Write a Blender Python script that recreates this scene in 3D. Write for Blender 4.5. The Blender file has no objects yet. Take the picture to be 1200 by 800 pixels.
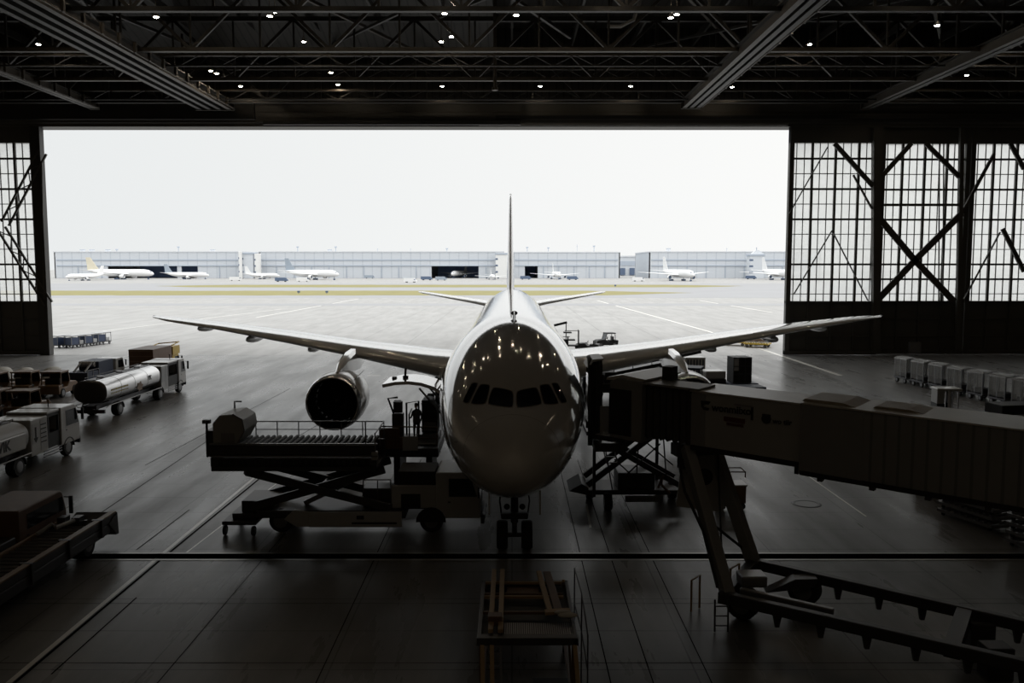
import bpy, bmesh, math, random
import numpy as np
from mathutils import Vector, Matrix
from mathutils.bvhtree import BVHTree
RND = random.Random(11)
SC = bpy.context.scene
COL = SC.collection
PI = math.pi

# ------------------------------------------------------------------ camera
H, PITCH, F = 11.0, math.radians(5.03), 1000.0
cam_d = bpy.data.cameras.new('camera'); cam = bpy.data.objects.new('camera', cam_d); COL.objects.link(cam)
cam.location = (0, 0, H); cam.rotation_euler = (PI/2 - PITCH, 0, 0)
cam_d.sensor_width = 36; cam_d.lens = 30.0; cam_d.clip_end = 4000
SC.camera = cam

def ray(px, py):
    a, b = (px-600)/F, (400-py)/F
    return Vector((a, math.cos(PITCH)+b*math.sin(PITCH), -math.sin(PITCH)+b*math.cos(PITCH)))
def A(px, py, Y):
    r = ray(px, py); t = Y/r.y
    return Vector((r.x*t, Y, H+r.z*t))
def G(px, py, z=0.0):
    r = ray(px, py); t = (z-H)/r.z
    return Vector((r.x*t, r.y*t, z))

# ------------------------------------------------------------------ materials
MATS = {}
def mat(name, col, rough=0.5, metal=0.0, var=0.12, scale=3.0, bump=0.0, coat=0.0, spec=0.5, emit=None, estr=0.0, alpha=1.0, trans=0.0):
    m = bpy.data.materials.new(name); m.use_nodes = True
    nt = m.node_tree; N = nt.nodes; L = nt.links
    b = N['Principled BSDF']
    b.inputs['Roughness'].default_value = rough; b.inputs['Metallic'].default_value = metal
    b.inputs['Specular IOR Level'].default_value = spec
    if coat: b.inputs['Coat Weight'].default_value = coat; b.inputs['Coat Roughness'].default_value = 0.06
    tc = N.new('ShaderNodeTexCoord'); no = N.new('ShaderNodeTexNoise')
    no.inputs['Scale'].default_value = scale; no.inputs['Detail'].default_value = 5
    L.new(tc.outputs['Object'], no.inputs['Vector'])
    mx = N.new('ShaderNodeMix'); mx.data_type = 'RGBA'
    L.new(no.outputs['Fac'], mx.inputs['Factor'])
    mx.inputs[6].default_value = (*[c*(1-var) for c in col], 1); mx.inputs[7].default_value = (*[min(1, c*(1+var)) for c in col], 1)
    L.new(mx.outputs[2], b.inputs['Base Color'])
    if bump:
        bp = N.new('ShaderNodeBump'); bp.inputs['Strength'].default_value = bump; bp.inputs['Distance'].default_value = 0.02
        L.new(no.outputs['Fac'], bp.inputs['Height']); L.new(bp.outputs['Normal'], b.inputs['Normal'])
    if emit:
        b.inputs['Emission Color'].default_value = (*emit, 1); b.inputs['Emission Strength'].default_value = estr
    if alpha < 1: b.inputs['Alpha'].default_value = alpha
    if trans: b.inputs['Transmission Weight'].default_value = trans
    MATS[name] = m
    return m

mat('paint_white', (.80, .79, .77), .10, var=.02, scale=.6, coat=1.0, spec=.7)
mat('wing_paint', (.72, .73, .73), .16, var=.04, scale=.8, coat=1.0, spec=.7)
mat('cowl', (.70, .70, .70), .2, var=.03, coat=.4)
mat('lip_metal', (.8, .8, .82), .16, 1.0, var=.03)
mat('engine_dark', (.03, .03, .035), .5, .6)
mat('blade', (.12, .12, .13), .3, .8)
mat('cockpit_glass', (.012, .014, .018), .05, var=.1, spec=.8)
mat('seam', (.22, .2, .18), .5)
mat('rubber', (.018, .018, .018), .8, bump=.1)
mat('rim', (.20, .20, .205), .45, .5)
mat('far_haze_blue', (.30, .42, .72), .8)  # blue put into the far doorway interiors in place of distance haze
mat('steel', (.25, .25, .26), .4, .7)
mat('dark_steel', (.07, .07, .075), .45, .5)
mat('black', (.015, .015, .016), .6)
mat('white_truck', (.52, .52, .51), .3, var=.05, coat=.3)
mat('pale_panel', (.46, .465, .47), .4, var=.06)
mat('tank_silver', (.62, .62, .62), .28, .85, var=.06, scale=1.2)
mat('tank_end', (.09, .085, .08), .4, .3)
mat('yellow', (.62, .42, .05), .45, var=.15)
mat('orange_brown', (.24, .15, .085), .5, var=.2)
mat('brown_box', (.13, .07, .038), .55, var=.2)
mat('blue', (.035, .055, .115), .45, var=.15)
mat('navy', (.035, .05, .09), .6)
mat('bridge_skin', (.36, .36, .355), .45, var=.06)
mat('bridge_dark', (.235, .237, .238), .5, var=.08)
mat('bridge_roof', (.50, .48, .44), .35, var=.15, scale=1.5)
mat('bellows', (.05, .05, .05), .7)
mat('ink', (.02, .02, .02), .6)
mat('ink_red', (.11, .03, .02), .6)
mat('hatch_tan', (.33, .28, .21), .5, var=.2)
mat('ink_yellow', (.60, .45, .05), .5)
mat('cloth', (.55, .53, .48), .8)
mat('fabric_dark', (.04, .042, .05), .85)
mat('vest', (.10, .10, .11), .8)
mat('skin', (.42, .27, .19), .55)
mat('hair', (.02, .017, .015), .6)
mat('ply', (.36, .24, .12), .6, var=.2, scale=4)
mat('line_paint', (.72, .70, .64), .28, var=.15, scale=2)
mat('trench', (.006, .006, .006), 1.0, spec=0.0)
mat('kerb_steel', (.30, .29, .27), .35, .5)
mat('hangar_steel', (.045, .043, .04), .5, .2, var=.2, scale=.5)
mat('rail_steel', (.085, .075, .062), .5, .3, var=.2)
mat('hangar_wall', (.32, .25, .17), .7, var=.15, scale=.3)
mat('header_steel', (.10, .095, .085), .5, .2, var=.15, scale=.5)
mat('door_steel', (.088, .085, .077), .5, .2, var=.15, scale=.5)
mat('lamp_housing', (.25, .25, .25), .5, .4)
mat('lamp_glow', (1, 1, 1), .5, emit=(1, .82, .60), estr=100)
mat('clear_curtain', (.42, .42, .41), .3, var=.05, alpha=.38)
mat('far_wall', (.60, .63, .67), .6, var=.03, scale=.05)
mat('far_band', (.42, .47, .54), .6, var=.04, scale=.05)
mat('far_white', (.78, .78, .77), .5, var=.02)
mat('far_roof', (.66, .68, .71), .6, var=.03, scale=.05)
mat('far_dark', (.10, .14, .22), .7)
mat('far_plane', (.80, .80, .80), .35, var=.02)
mat('far_gold', (.68, .63, .50), .5)
mat('far_tail_blue', (.32, .37, .43), .5)
mat('window_glass', (.02, .023, .028), .12, spec=.3)

def striped(name, col, dark, axis, period, rough=.5, metal=0.0, bump=.5, duty=.2):
    m = mat(name, col, rough, metal, var=.08)
    nt = m.node_tree; N = nt.nodes; L = nt.links; b = N['Principled BSDF']
    tc = N.new('ShaderNodeTexCoord'); sp = N.new('ShaderNodeSeparateXYZ'); L.new(tc.outputs['Object'], sp.inputs[0])
    mu = N.new('ShaderNodeMath'); mu.operation = 'MULTIPLY'; mu.inputs[1].default_value = 1/period; L.new(sp.outputs[axis], mu.inputs[0])
    fr = N.new('ShaderNodeMath'); fr.operation = 'FRACT'; L.new(mu.outputs[0], fr.inputs[0])
    lt = N.new('ShaderNodeMath'); lt.operation = 'LESS_THAN'; lt.inputs[1].default_value = duty; L.new(fr.outputs[0], lt.inputs[0])
    old = b.inputs['Base Color'].links[0].from_socket
    mx = N.new('ShaderNodeMix'); mx.data_type = 'RGBA'; L.new(lt.outputs[0], mx.inputs['Factor']); L.new(old, mx.inputs[6]); mx.inputs[7].default_value = (*dark, 1)
    L.new(mx.outputs[2], b.inputs['Base Color'])
    bp = N.new('ShaderNodeBump'); bp.inputs['Strength'].default_value = bump; bp.inputs['Distance'].default_value = .05
    L.new(lt.outputs[0], bp.inputs['Height']); L.new(bp.outputs['Normal'], b.inputs['Normal'])
    return m
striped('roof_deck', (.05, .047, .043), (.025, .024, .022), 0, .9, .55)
striped('far_clad', (.60, .63, .67), (.52, .555, .60), 0, 9.0, .6, bump=.2, duty=.12)
striped('fluted', (.24, .242, .243), (.16, .162, .164), 0, .3, .5)

# ------------------------------------------------------------------ mesh builder
class MB:
    def __init__(s): s.v = []; s.f = []; s.sm = []
    def add(s, vs, fs, M=None, smooth=False):
        b = len(s.v)
        s.v += [tuple(M @ Vector(v)) if M is not None else tuple(v) for v in vs]
        s.f += [tuple(b+i for i in f) for f in fs]; s.sm += [smooth]*len(fs)
        return s
    def box(s, x0, x1, y0, y1, z0, z1, M=None):
        vs = [(x, y, z) for z in (z0, z1) for y in (y0, y1) for x in (x0, x1)]
        return s.add(vs, [(0, 2, 3, 1), (4, 5, 7, 6), (0, 1, 5, 4), (2, 6, 7, 3), (0, 4, 6, 2), (1, 3, 7, 5)], M)
    def bar(s, p, q, w, h=None, M=None):
        p, q = Vector(p), Vector(q); h = h or w; d = q-p; L = d.length
        if L < 1e-6: return s
        z = d/L; up = Vector((0, 0, 1)) if abs(z.z) < .95 else Vector((0, 1, 0))
        x = up.cross(z).normalized(); y = z.cross(x)
        vs = [pp + x*a*w/2 + y*b*h/2 for pp in (p, q) for a, b in ((-1, -1), (1, -1), (1, 1), (-1, 1))]
        return s.add(vs, [(3, 2, 1, 0), (4, 5, 6, 7), (0, 1, 5, 4), (1, 2, 6, 5), (2, 3, 7, 6), (3, 0, 4, 7)], M)
    def tube(s, pts, r, n=8, M=None):
        pts = [Vector(p) for p in pts]; rs = r if isinstance(r, (list, tuple)) else [r]*len(pts)
        rings = []; prev = None
        for i, p in enumerate(pts):
            a = pts[max(0, i-1)]; b = pts[min(len(pts)-1, i+1)]; t = (b-a).normalized()
            if prev is None:
                up = Vector((0, 0, 1)) if abs(t.z) < .9 else Vector((1, 0, 0)); x = up.cross(t).normalized()
            else:
                x = (prev - t*prev.dot(t)).normalized()
            prev = x; y = t.cross(x)
            rings.append([p + (x*math.cos(2*PI*k/n)+y*math.sin(2*PI*k/n))*rs[i] for k in range(n)])
        return s.loft(rings, M=M)
    def loft(s, rings, closed=True, caps=True, smooth=True, M=None):
        n = len(rings[0]); vs = [p for r in rings for p in r]; fs = []
        for i in range(len(rings)-1):
            for k in range(n if closed else n-1):
                k2 = (k+1) % n
                fs.append((i*n+k, i*n+k2, (i+1)*n+k2, (i+1)*n+k))
        s.add(vs, fs, M, smooth)
        if caps and closed:
            s.add(rings[0], [tuple(range(n))[::-1]], M); s.add(rings[-1], [tuple(range(n))], M)
        return s
    def lathe(s, prof, c=(0, 0, 0), axis='y', n=24, caps=True, M=None):
        rings = []
        for r, t in prof:
            ring = []
            for k in range(n):
                a = 2*PI*k/n; u, w = r*math.cos(a), r*math.sin(a)
                p = {'x': (t, u, w), 'y': (u, t, w), 'z': (u, w, t)}[axis]
                ring.append(Vector(p)+Vector(c))
            rings.append(ring)
        return s.loft(rings, caps=caps, M=M)
    def cyl(s, c, axis, r, l, n=20, M=None):
        return s.lathe([(r, -l/2), (r, l/2)], c, axis, n, M=M)
    def prism(s, poly, axis, a, b, M=None):
        f = {'x': lambda u, w, t: (t, u, w), 'y': lambda u, w, t: (u, t, w), 'z': lambda u, w, t: (u, w, t)}[axis]
        n = len(poly); vs = [f(u, w, a) for u, w in poly]+[f(u, w, b) for u, w in poly]
        fs = [tuple(range(n)), tuple(range(n, 2*n))[::-1]] + [(i, (i+1) % n, n+(i+1) % n, n+i) for i in range(n)]
        return s.add(vs, fs, M)
    def ball(s, c, rx, ry=None, rz=None, n=12, m=8, M=None):
        ry = ry or rx; rz = rz or rx; c = Vector(c)
        rings = []
        for i in range(m+1):
            a = -PI/2 + PI*i/m; ca, sa = max(math.cos(a), .02), math.sin(a)
            rings.append([c+Vector((rx*ca*math.cos(2*PI*k/n), ry*ca*math.sin(2*PI*k/n), rz*sa)) for k in range(n)])
        return s.loft(rings, M=M)
    def build(s, name, material, parent=None, bevel=0.0, angle=.7):
        me = bpy.data.meshes.new(name); me.from_pydata(s.v, [], s.f)
        bm = bmesh.new(); bm.from_mesh(me)
        bmesh.ops.remove_doubles(bm, verts=bm.verts, dist=1e-5)
        bmesh.ops.recalc_face_normals(bm, faces=bm.faces)
        bm.to_mesh(me); bm.free()
        if len(me.polygons) == len(s.sm): me.polygons.foreach_set('use_smooth', s.sm)
        else: me.polygons.foreach_set('use_smooth', [any(s.sm)]*len(me.polygons))
        if any(s.sm): me.set_sharp_from_angle(angle=angle)
        me.materials.append(MATS[material] if isinstance(material, str) else material)
        o = bpy.data.objects.new(name, me); COL.objects.link(o)
        if parent is not None: o.parent = parent
        if bevel:
            md = o.modifiers.new('edge', 'BEVEL'); md.width = bevel; md.segments = 2; md.limit_method = 'ANGLE'
        return o

def thing(name, label, cat, loc=(0, 0, 0), rz=0.0, group=None):
    o = bpy.data.objects.new(name, None); COL.objects.link(o); o.location = loc; o.rotation_euler = (0, 0, rz)
    o.empty_display_size = .3
    o['label'] = label; o['category'] = cat
    if group: o['group'] = group
    return o
def tag(o, label, cat, group=None):
    o['label'] = label; o['category'] = cat
    if group: o['group'] = group
    return o
def structure(o, label=None):
    o['kind'] = 'structure'
    if label: o['label'] = label
    return o
KIDS = {}
def dup(root, loc, rz=0.0, label=None, group=None, scale=None):
    if root.name not in KIDS: KIDS[root.name] = [(c, list(c.children)) for c in root.children]
    r = root.copy(); COL.objects.link(r); r.location = loc; r.rotation_euler = (0, 0, rz)
    if label: r['label'] = label
    if group: r['group'] = group
    if scale: r.scale = (scale, scale, scale)
    for ch, gs in KIDS[root.name]:
        c = ch.copy(); COL.objects.link(c); c.parent = r
        for g in gs:
            d = g.copy(); COL.objects.link(d); d.parent = c
    return r
def text(body, loc, rz, size, material, parent, name='lettering', tilt=PI/2, extrude=.004):
    cu = bpy.data.curves.new(name, 'FONT'); cu.body = body; cu.size = size; cu.extrude = extrude; cu.offset = size*.03
    cu.materials.append(MATS[material])
    o = bpy.data.objects.new(name, cu); COL.objects.link(o); o.location = loc; o.rotation_euler = (tilt, 0, rz)
    me = bpy.data.meshes.new_from_object(o.evaluated_get(bpy.context.evaluated_depsgraph_get())); me.materials.clear(); me.materials.append(MATS[material])
    q = bpy.data.objects.new(name, me); q.location = o.location; q.rotation_euler = o.rotation_euler; COL.objects.link(q); q.parent = parent
    bpy.data.objects.remove(o); bpy.data.curves.remove(cu); q.name = name
    return q
def wheel(parent, c, axis, r, w, name='wheel', n=22):
    m = MB(); m.lathe([(r*.6, -w/2), (r*.93, -w/2), (r, -w*.32), (r, w*.32), (r*.93, w/2), (r*.6, w/2)], c, axis, n)
    o = m.build(name, 'rubber', parent)
    m = MB(); m.lathe([(r*.15, -w*.53), (r*.5, -w*.53), (r*.6, -w*.51), (r*.6, w*.51), (r*.5, w*.53), (r*.15, w*.53)], c, axis, n)
    m.build('rim', 'rim', o)
    return o
def pchip(xs, ys):
    xs, ys = np.array(xs, float), np.array(ys, float); h = np.diff(xs); d = np.diff(ys)/h; m = np.zeros(len(xs))
    for i in range(1, len(xs)-1):
        if d[i-1]*d[i] > 0:
            w1, w2 = 2*h[i]+h[i-1], h[i]+2*h[i-1]; m[i] = (w1+w2)/(w1/d[i-1]+w2/d[i])
    m[0], m[-1] = d[0], d[-1]
    def f(x):
        i = int(min(max(np.searchsorted(xs, x)-1, 0), len(h)-1)); t = (x-xs[i])/h[i]
        return float((2*t**3-3*t*t+1)*ys[i]+(t**3-2*t*t+t)*h[i]*m[i]+(-2*t**3+3*t*t)*ys[i+1]+(t**3-t*t)*h[i]*m[i+1])
    return f
# ------------------------------------------------------------------ setting: hangar
DY = 106.0                         # distance of the door line
def floor_material(name, base, rough, joints, inside):
    lo, hi, st = (.82, 1.12, .62) if inside else (.94, 1.04, .88)
    m = bpy.data.materials.new(name); m.use_nodes = True; nt = m.node_tree; N = nt.nodes; L = nt.links; b = N['Principled BSDF']
    tc = N.new('ShaderNodeTexCoord')
    def noise(scale, sx=1, sy=1, rot=0, det=6):
        mp = N.new('ShaderNodeMapping'); mp.inputs['Scale'].default_value = (sx, sy, 1); mp.inputs['Rotation'].default_value = (0, 0, rot)
        no = N.new('ShaderNodeTexNoise'); no.inputs['Scale'].default_value = scale; no.inputs['Detail'].default_value = det; no.inputs['Roughness'].default_value = .62
        L.new(tc.outputs['Object'], mp.inputs[0]); L.new(mp.outputs[0], no.inputs['Vector']); return no
    n1 = noise(.12); n2 = noise(.5, 1, .16, .5); n3 = noise(2.5)
    def mixc(f, a, c):
        mx = N.new('ShaderNodeMix'); mx.data_type = 'RGBA'; L.new(f, mx.inputs['Factor'])
        for s, v in ((6, a), (7, c)):
            if isinstance(v, tuple): mx.inputs[s].default_value = (*v, 1)
            else: L.new(v, mx.inputs[s])
        return mx.outputs[2]
    def ramp(f, a, c):
        r = N.new('ShaderNodeMapRange'); r.inputs[1].default_value = a; r.inputs[2].default_value = c; L.new(f, r.inputs[0]); return r.outputs[0]
    c1 = mixc(ramp(n1.outputs['Fac'], .35, .65), tuple(x*lo for x in base), tuple(x*hi for x in base))
    c2 = mixc(ramp(n2.outputs['Fac'], .45, .75), c1, tuple(x*st for x in base))
    br = N.new('ShaderNodeTexBrick'); br.offset = 0.0
    br.inputs['Color1'].default_value = (1, 1, 1, 1); br.inputs['Color2'].default_value = (.9, .9, .9, 1); br.inputs['Mortar'].default_value = (.25, .25, .25, 1)
    br.inputs['Scale'].default_value = 1.0; br.inputs['Mortar Size'].default_value = joints[2]; br.inputs['Mortar Smooth'].default_value = .3
    br.inputs['Brick Width'].default_value = joints[0]; br.inputs['Row Height'].default_value = joints[1]
    mp = N.new('ShaderNodeMapping'); mp.inputs['Rotation'].default_value = (0, 0, 0); L.new(tc.outputs['Object'], mp.inputs[0]); L.new(mp.outputs[0], br.inputs['Vector'])
    mu = N.new('ShaderNodeMix'); mu.data_type = 'RGBA'; mu.blend_type = 'MULTIPLY'; mu.inputs['Factor'].default_value = .75
    L.new(c2, mu.inputs[6]); L.new(br.outputs['Color'], mu.inputs[7]); L.new(mu.outputs[2], b.inputs['Base Color'])
    r1 = N.new('ShaderNodeMapRange'); r1.inputs[1].default_value = .3; r1.inputs[2].default_value = .7
    r1.inputs[3].default_value = rough[0]; r1.inputs[4].default_value = rough[1]; L.new(n2.outputs['Fac'], r1.inputs[0]); L.new(r1.outputs[0], b.inputs['Roughness'])
    if inside: b.inputs['Specular IOR Level'].default_value = .16
    bp = N.new('ShaderNodeBump'); bp.inputs['Strength'].default_value = .12; bp.inputs['Distance'].default_value = .01
    L.new(n3.outputs['Fac'], bp.inputs['Height']); L.new(bp.outputs['Normal'], b.inputs['Normal'])
    MATS[name] = m
floor_material('hangar_floor', (.185, .18, .172), (.22, .40), (5.0, 2.5, .028), True)
floor_material('apron', (.345, .338, .328), (.5, .7), (7.5, 7.5, .05), False)

structure(MB().box(-72, 78, -14, DY, -.3, 0).build('floor', 'hangar_floor'), 'polished dark concrete hangar floor')
structure(MB().box(-1600, 1600, DY, 2600, -.3, -.004).build('ground', 'apron'), 'pale concrete apron outside the hangar')
structure(MB().box(-72.4, -72, -14, DY+3, 0, 42).build('wall_left', 'hangar_wall'))
structure(MB().box(78, 78.4, -14, DY+3, 0, 42).build('wall_right', 'hangar_wall'))
structure(MB().box(-72.4, 78.4, -14.4, -14, 0, 42).build('wall_back', 'hangar_wall'))
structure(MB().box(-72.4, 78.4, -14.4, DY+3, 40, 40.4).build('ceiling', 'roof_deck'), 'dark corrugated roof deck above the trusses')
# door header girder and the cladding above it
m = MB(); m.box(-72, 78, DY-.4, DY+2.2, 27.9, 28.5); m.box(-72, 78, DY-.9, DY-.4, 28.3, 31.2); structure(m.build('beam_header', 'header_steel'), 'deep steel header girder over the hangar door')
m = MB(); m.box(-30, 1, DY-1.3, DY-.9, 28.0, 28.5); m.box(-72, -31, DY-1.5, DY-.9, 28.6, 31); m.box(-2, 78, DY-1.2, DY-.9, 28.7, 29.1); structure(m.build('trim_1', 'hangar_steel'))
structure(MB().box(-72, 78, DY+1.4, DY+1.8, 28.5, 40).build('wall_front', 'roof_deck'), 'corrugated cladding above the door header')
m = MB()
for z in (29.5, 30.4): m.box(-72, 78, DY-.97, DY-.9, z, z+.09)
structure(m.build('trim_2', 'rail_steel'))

m = MB(); m.box(-4, 33.5, DY-.75, DY-.4, 28.0, 28.28); structure(m.build('trim_5', 'kerb_steel'))
# floor trench with its steel edges
structure(MB().box(-72, 78, 31.35, 31.95, .002, .006).build('trim_3', 'trench'), 'dark drainage trench across the floor')
m = MB(); m.box(-72, 78, 31.20, 31.35, 0, .012); m.box(-72, 78, 31.95, 32.1, 0, .012); structure(m.build('trim_4', 'kerb_steel'))
# painted lines
def line(pts, w, name, matn='line_paint', z=.004):
    m = MB()
    for a, b in zip(pts, pts[1:]):
        a, b = Vector(a), Vector(b); d = (b-a).normalized(); n = Vector((-d.y, d.x, 0))*w/2
        m.add([a-n+Vector((0, 0, z)), b-n+Vector((0, 0, z)), b+n+Vector((0, 0, z)), a+n+Vector((0, 0, z))], [(0, 1, 2, 3)])
    return structure(m.build(name, matn))
line([G(300, 558), G(183, 655), G(10, 800)], .16, 'floor_marking', z=.006)
line([G(305, 560), G(188, 656), G(17, 800)], .10, 'floor_joint', 'trench', z=.005)
line([G(330, 562), G(215, 650)], .08, 'floor_marking')
for a, b in (((222, 597), (160, 644)), ((260, 505), (60, 640)), ((420, 470), (300, 540)), ((160, 700), (60, 790)), ((340, 455), (170, 545))):
    line([G(*a), G(*b)], .05, 'floor_joint', 'trench', z=.005)
for x in (2.62, 3.75, 5.3, -5.2, -9.4): line([Vector((x, 12, 0)), Vector((x, 48, 0))], .035, 'floor_joint', 'trench', z=.003)
for y in (22.9, 27.1): line([Vector((-30, y, 0)), Vector((30, y, 0))], .03, 'floor_joint', 'trench', z=.003)
line([G(915, 535), G(1015, 605)], .09, 'floor_marking')
line([G(687, 590), G(692, 618)], .10, 'floor_marking')
line([G(437, 545), G(448, 520)], .18, 'floor_marking'); line([G(430, 440), G(446, 440)], .25, 'floor_marking')
line([G(700, 352), G(830, 388), G(985, 440)], .55, 'road_marking')
line([G(300, 372), G(420, 350)], .5, 'road_marking')
line([G(120, 388), G(330, 362)], .4, 'road_marking')
line([G(820, 352), G(905, 366)], .5, 'road_marking')
line([Vector((-60, DY-2.5, 0)), Vector((36, DY-2.5, 0))], .3, 'floor_marking', 'kerb_steel')
line([Vector((-60, DY-5.2, 0)), Vector((36, DY-5.2, 0))], .25, 'floor_marking', 'kerb_steel')

# hangar door leaves
glassm = bpy.data.materials.new('door_glass'); glassm.use_nodes = True
nt = glassm.node_tree; N = nt.nodes; L = nt.links; N.remove(N['Principled BSDF'])
tr = N.new('ShaderNodeBsdfTransparent'); tr.inputs[0].default_value = (.88, .89, .89, 1)
tl = N.new('ShaderNodeBsdfTranslucent'); nz = N.new('ShaderNodeTexNoise'); nz.inputs['Scale'].default_value = 1.3; tcx = N.new('ShaderNodeTexCoord'); L.new(tcx.outputs['Object'], nz.inputs['Vector'])
cr = N.new('ShaderNodeMix'); cr.data_type = 'RGBA'; cr.inputs[6].default_value = (.80, .80, .79, 1); cr.inputs[7].default_value = (.92, .92, .91, 1); L.new(nz.outputs['Fac'], cr.inputs['Factor']); L.new(cr.outputs[2], tl.inputs[0])
ms = N.new('ShaderNodeMixShader'); ms.inputs[0].default_value = .55; L.new(tr.outputs[0], ms.inputs[1]); L.new(tl.outputs[0], ms.inputs[2]); L.new(ms.outputs[0], N['Material Output'].inputs[0])
MATS['door_glass'] = glassm

def door_leaf(name, x0, x1, y, nv, label):
    z0, z1, z2, z3 = 0.05, 6.7, 26.0, 27.9
    m = MB(); m.box(x0, x0+.55, y-.35, y+.35, z0, z3); m.box(x1-.55, x1, y-.35, y+.35, z0, z3); m.box(x0, x1, y-.3, y+.3, z2, z3); m.box(x0, x1, y-.33, y+.33, z0, z0+.5); m.box(x0, x1, y-.3, y+.3, z1-.2, z1)
    d = structure(m.build(name, 'door_steel'), label)
    m = MB(); m.box(x0+.55, x1-.55, y+.05, y+.15, z0+.5, z1-.2)
    m.build('lower_panel', 'door_steel', d)
    m = MB(); n = int((x1-x0)/2.6)
    for i in range(1, n): xx = x0+(x1-x0)*i/n; m.box(xx-.09, xx+.09, y-.2, y+.05, z0+.5, z1-.2)
    for zz in (2.2, 4.4): m.box(x0+.55, x1-.55, y-.15, y+.05, zz, zz+.14)
    m.build('panel_rib', 'door_steel', d)
    MB().box(x0+.5, x1-.5, y+.12, y+.14, z1, z2).build('pane', 'door_glass', d)
    m = MB(); zs = [26-1.84*i for i in range(1, 11)]
    for i, zz in enumerate(zs):
        t = .16 if i in (0, 2, 4, 7, 8) else .06
        m.box(x0+.5, x1-.5, y-.12, y+.11, zz-t, zz+t/2)
    for i in range(1, nv*3):
        xx = x0+(x1-x0)*i/(nv*3); t = .13 if i % 3 == 0 else .035
        m.box(xx-t, xx+t, y-(.2 if i % 3 == 0 else .05), y+.11, z1, z2)
    m.build('glazing_lattice', 'door_steel', d)
    return d
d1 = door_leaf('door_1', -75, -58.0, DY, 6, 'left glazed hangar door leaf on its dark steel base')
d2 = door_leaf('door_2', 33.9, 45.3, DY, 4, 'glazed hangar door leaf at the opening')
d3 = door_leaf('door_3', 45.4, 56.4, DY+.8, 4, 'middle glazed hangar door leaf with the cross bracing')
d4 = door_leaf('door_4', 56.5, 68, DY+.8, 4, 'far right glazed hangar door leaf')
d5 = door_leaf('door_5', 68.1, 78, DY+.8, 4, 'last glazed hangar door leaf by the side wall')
def brace(px, parent, w=.42, Y=DY-.55, name='brace'):
    m = MB(); pts = [A(x, y, Y) for x, y in px]
    for a, b in zip(pts, pts[1:]): m.bar(a, b, .25, w)
    return m.build(name, 'door_steel', parent)
brace([(1030, 255), (1072, 305), (1118, 353)], d3, .75); brace([(1028, 352), (1072, 305), (1127, 250)], d3, .75)
brace([(1127, 250), (1165, 180)], d4, .35); brace([(1032, 208), (1068, 168)], d3, .55); brace([(1085, 168), (1124, 207)], d3, .55)
brace([(978, 168), (1023, 218)], d2, .55); brace([(975, 270), (930, 345)], d2, .1); brace([(975, 270), (1017, 352)], d2, .1)
brace([(970, 172), (925, 250)], d2, .1); brace([(1000, 205), (1022, 245)], d2, .2)
brace([(1184, 168), (1200, 198)], d4, .5); brace([(1175, 268), (1200, 318)], d4, .5); brace([(1172, 272), (1130, 350)], d4, .12)
m = MB(); m.bar(A(1127, 150, DY-.6), A(1122, 413, DY-.6), .5, .5); m.build('column_post', 'door_steel', d3)
m = MB(); m.bar(A(1032, 240, DY-.6), A(1127, 240, DY-.6), .35, .3); m.build('brace_rail', 'door_steel', d3)
m = MB(); m.bar(A(1027, 150, DY-.6), A(1026, 413, DY-.6), .9, .8); m.build('column_post', 'door_steel', d2)
for xx in (1101, 1106): MB().bar(A(xx, 168, DY-.5), A(xx-1, 353, DY-.5), .12).build('drain_pipe', 'door_steel', d3)
# lattice braces on the left leaf
def ladder_brace(a, b, w, parent):
    a, b = Vector(a), Vector(b); d = (b-a).normalized(); n = Vector((d.z, 0, -d.x))*w/2; m = MB()
    m.bar(a-n, b-n, .22, .22); m.bar(a+n, b+n, .22, .22); k = int((b-a).length/1.4)
    for i in range(k):
        p, q = a+d*(i+.0)*1.4, a+d*(i+1)*1.4
        m.bar(p-n if i % 2 else p+n, q+n if i % 2 else q-n, .1)
    m.build('brace_lattice', 'door_steel', parent)
ladder_brace(A(50, 178, DY-.6), A(6, 262, DY-.6), 1.0, d1); ladder_brace(A(2, 268, DY-.6), A(57, 356, DY-.6), 1.0, d1)
MB().bar(A(49, 190, DY-.6), A(52, 350, DY-.6), .16).build('drain_pipe', 'door_steel', d1)
m = MB(); m.box(-58.6, -57.5, DY-.6, DY-.35, 0, 27.9); m.box(-57.62, -57.35, DY-.7, DY+.3, 0, 27.9)
m.build('edge_post', 'hangar_steel', d1, bevel=.03)
# wall units along the lower door panels
m = MB(); m.box(49.2, 50.6, DY-1.0, DY-.4, .3, 1.7); m.build('control_box', 'steel', d3, bevel=.03)

# roof trusses (transverse) and purlins
def truss(Y, z0=30.2, z1=36.2, step=6.2):
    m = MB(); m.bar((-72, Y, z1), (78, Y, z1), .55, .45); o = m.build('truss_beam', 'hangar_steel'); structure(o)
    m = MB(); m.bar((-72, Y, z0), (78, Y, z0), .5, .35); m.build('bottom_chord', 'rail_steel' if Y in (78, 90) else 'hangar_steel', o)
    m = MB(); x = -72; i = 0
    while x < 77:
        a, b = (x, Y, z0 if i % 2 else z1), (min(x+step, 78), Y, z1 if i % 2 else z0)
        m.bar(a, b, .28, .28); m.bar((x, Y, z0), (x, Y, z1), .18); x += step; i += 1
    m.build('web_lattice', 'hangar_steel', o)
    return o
for i, Y in enumerate((30, 42, 54, 66, 78, 90, 102)): truss(Y, 30.2, 36.2)
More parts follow.
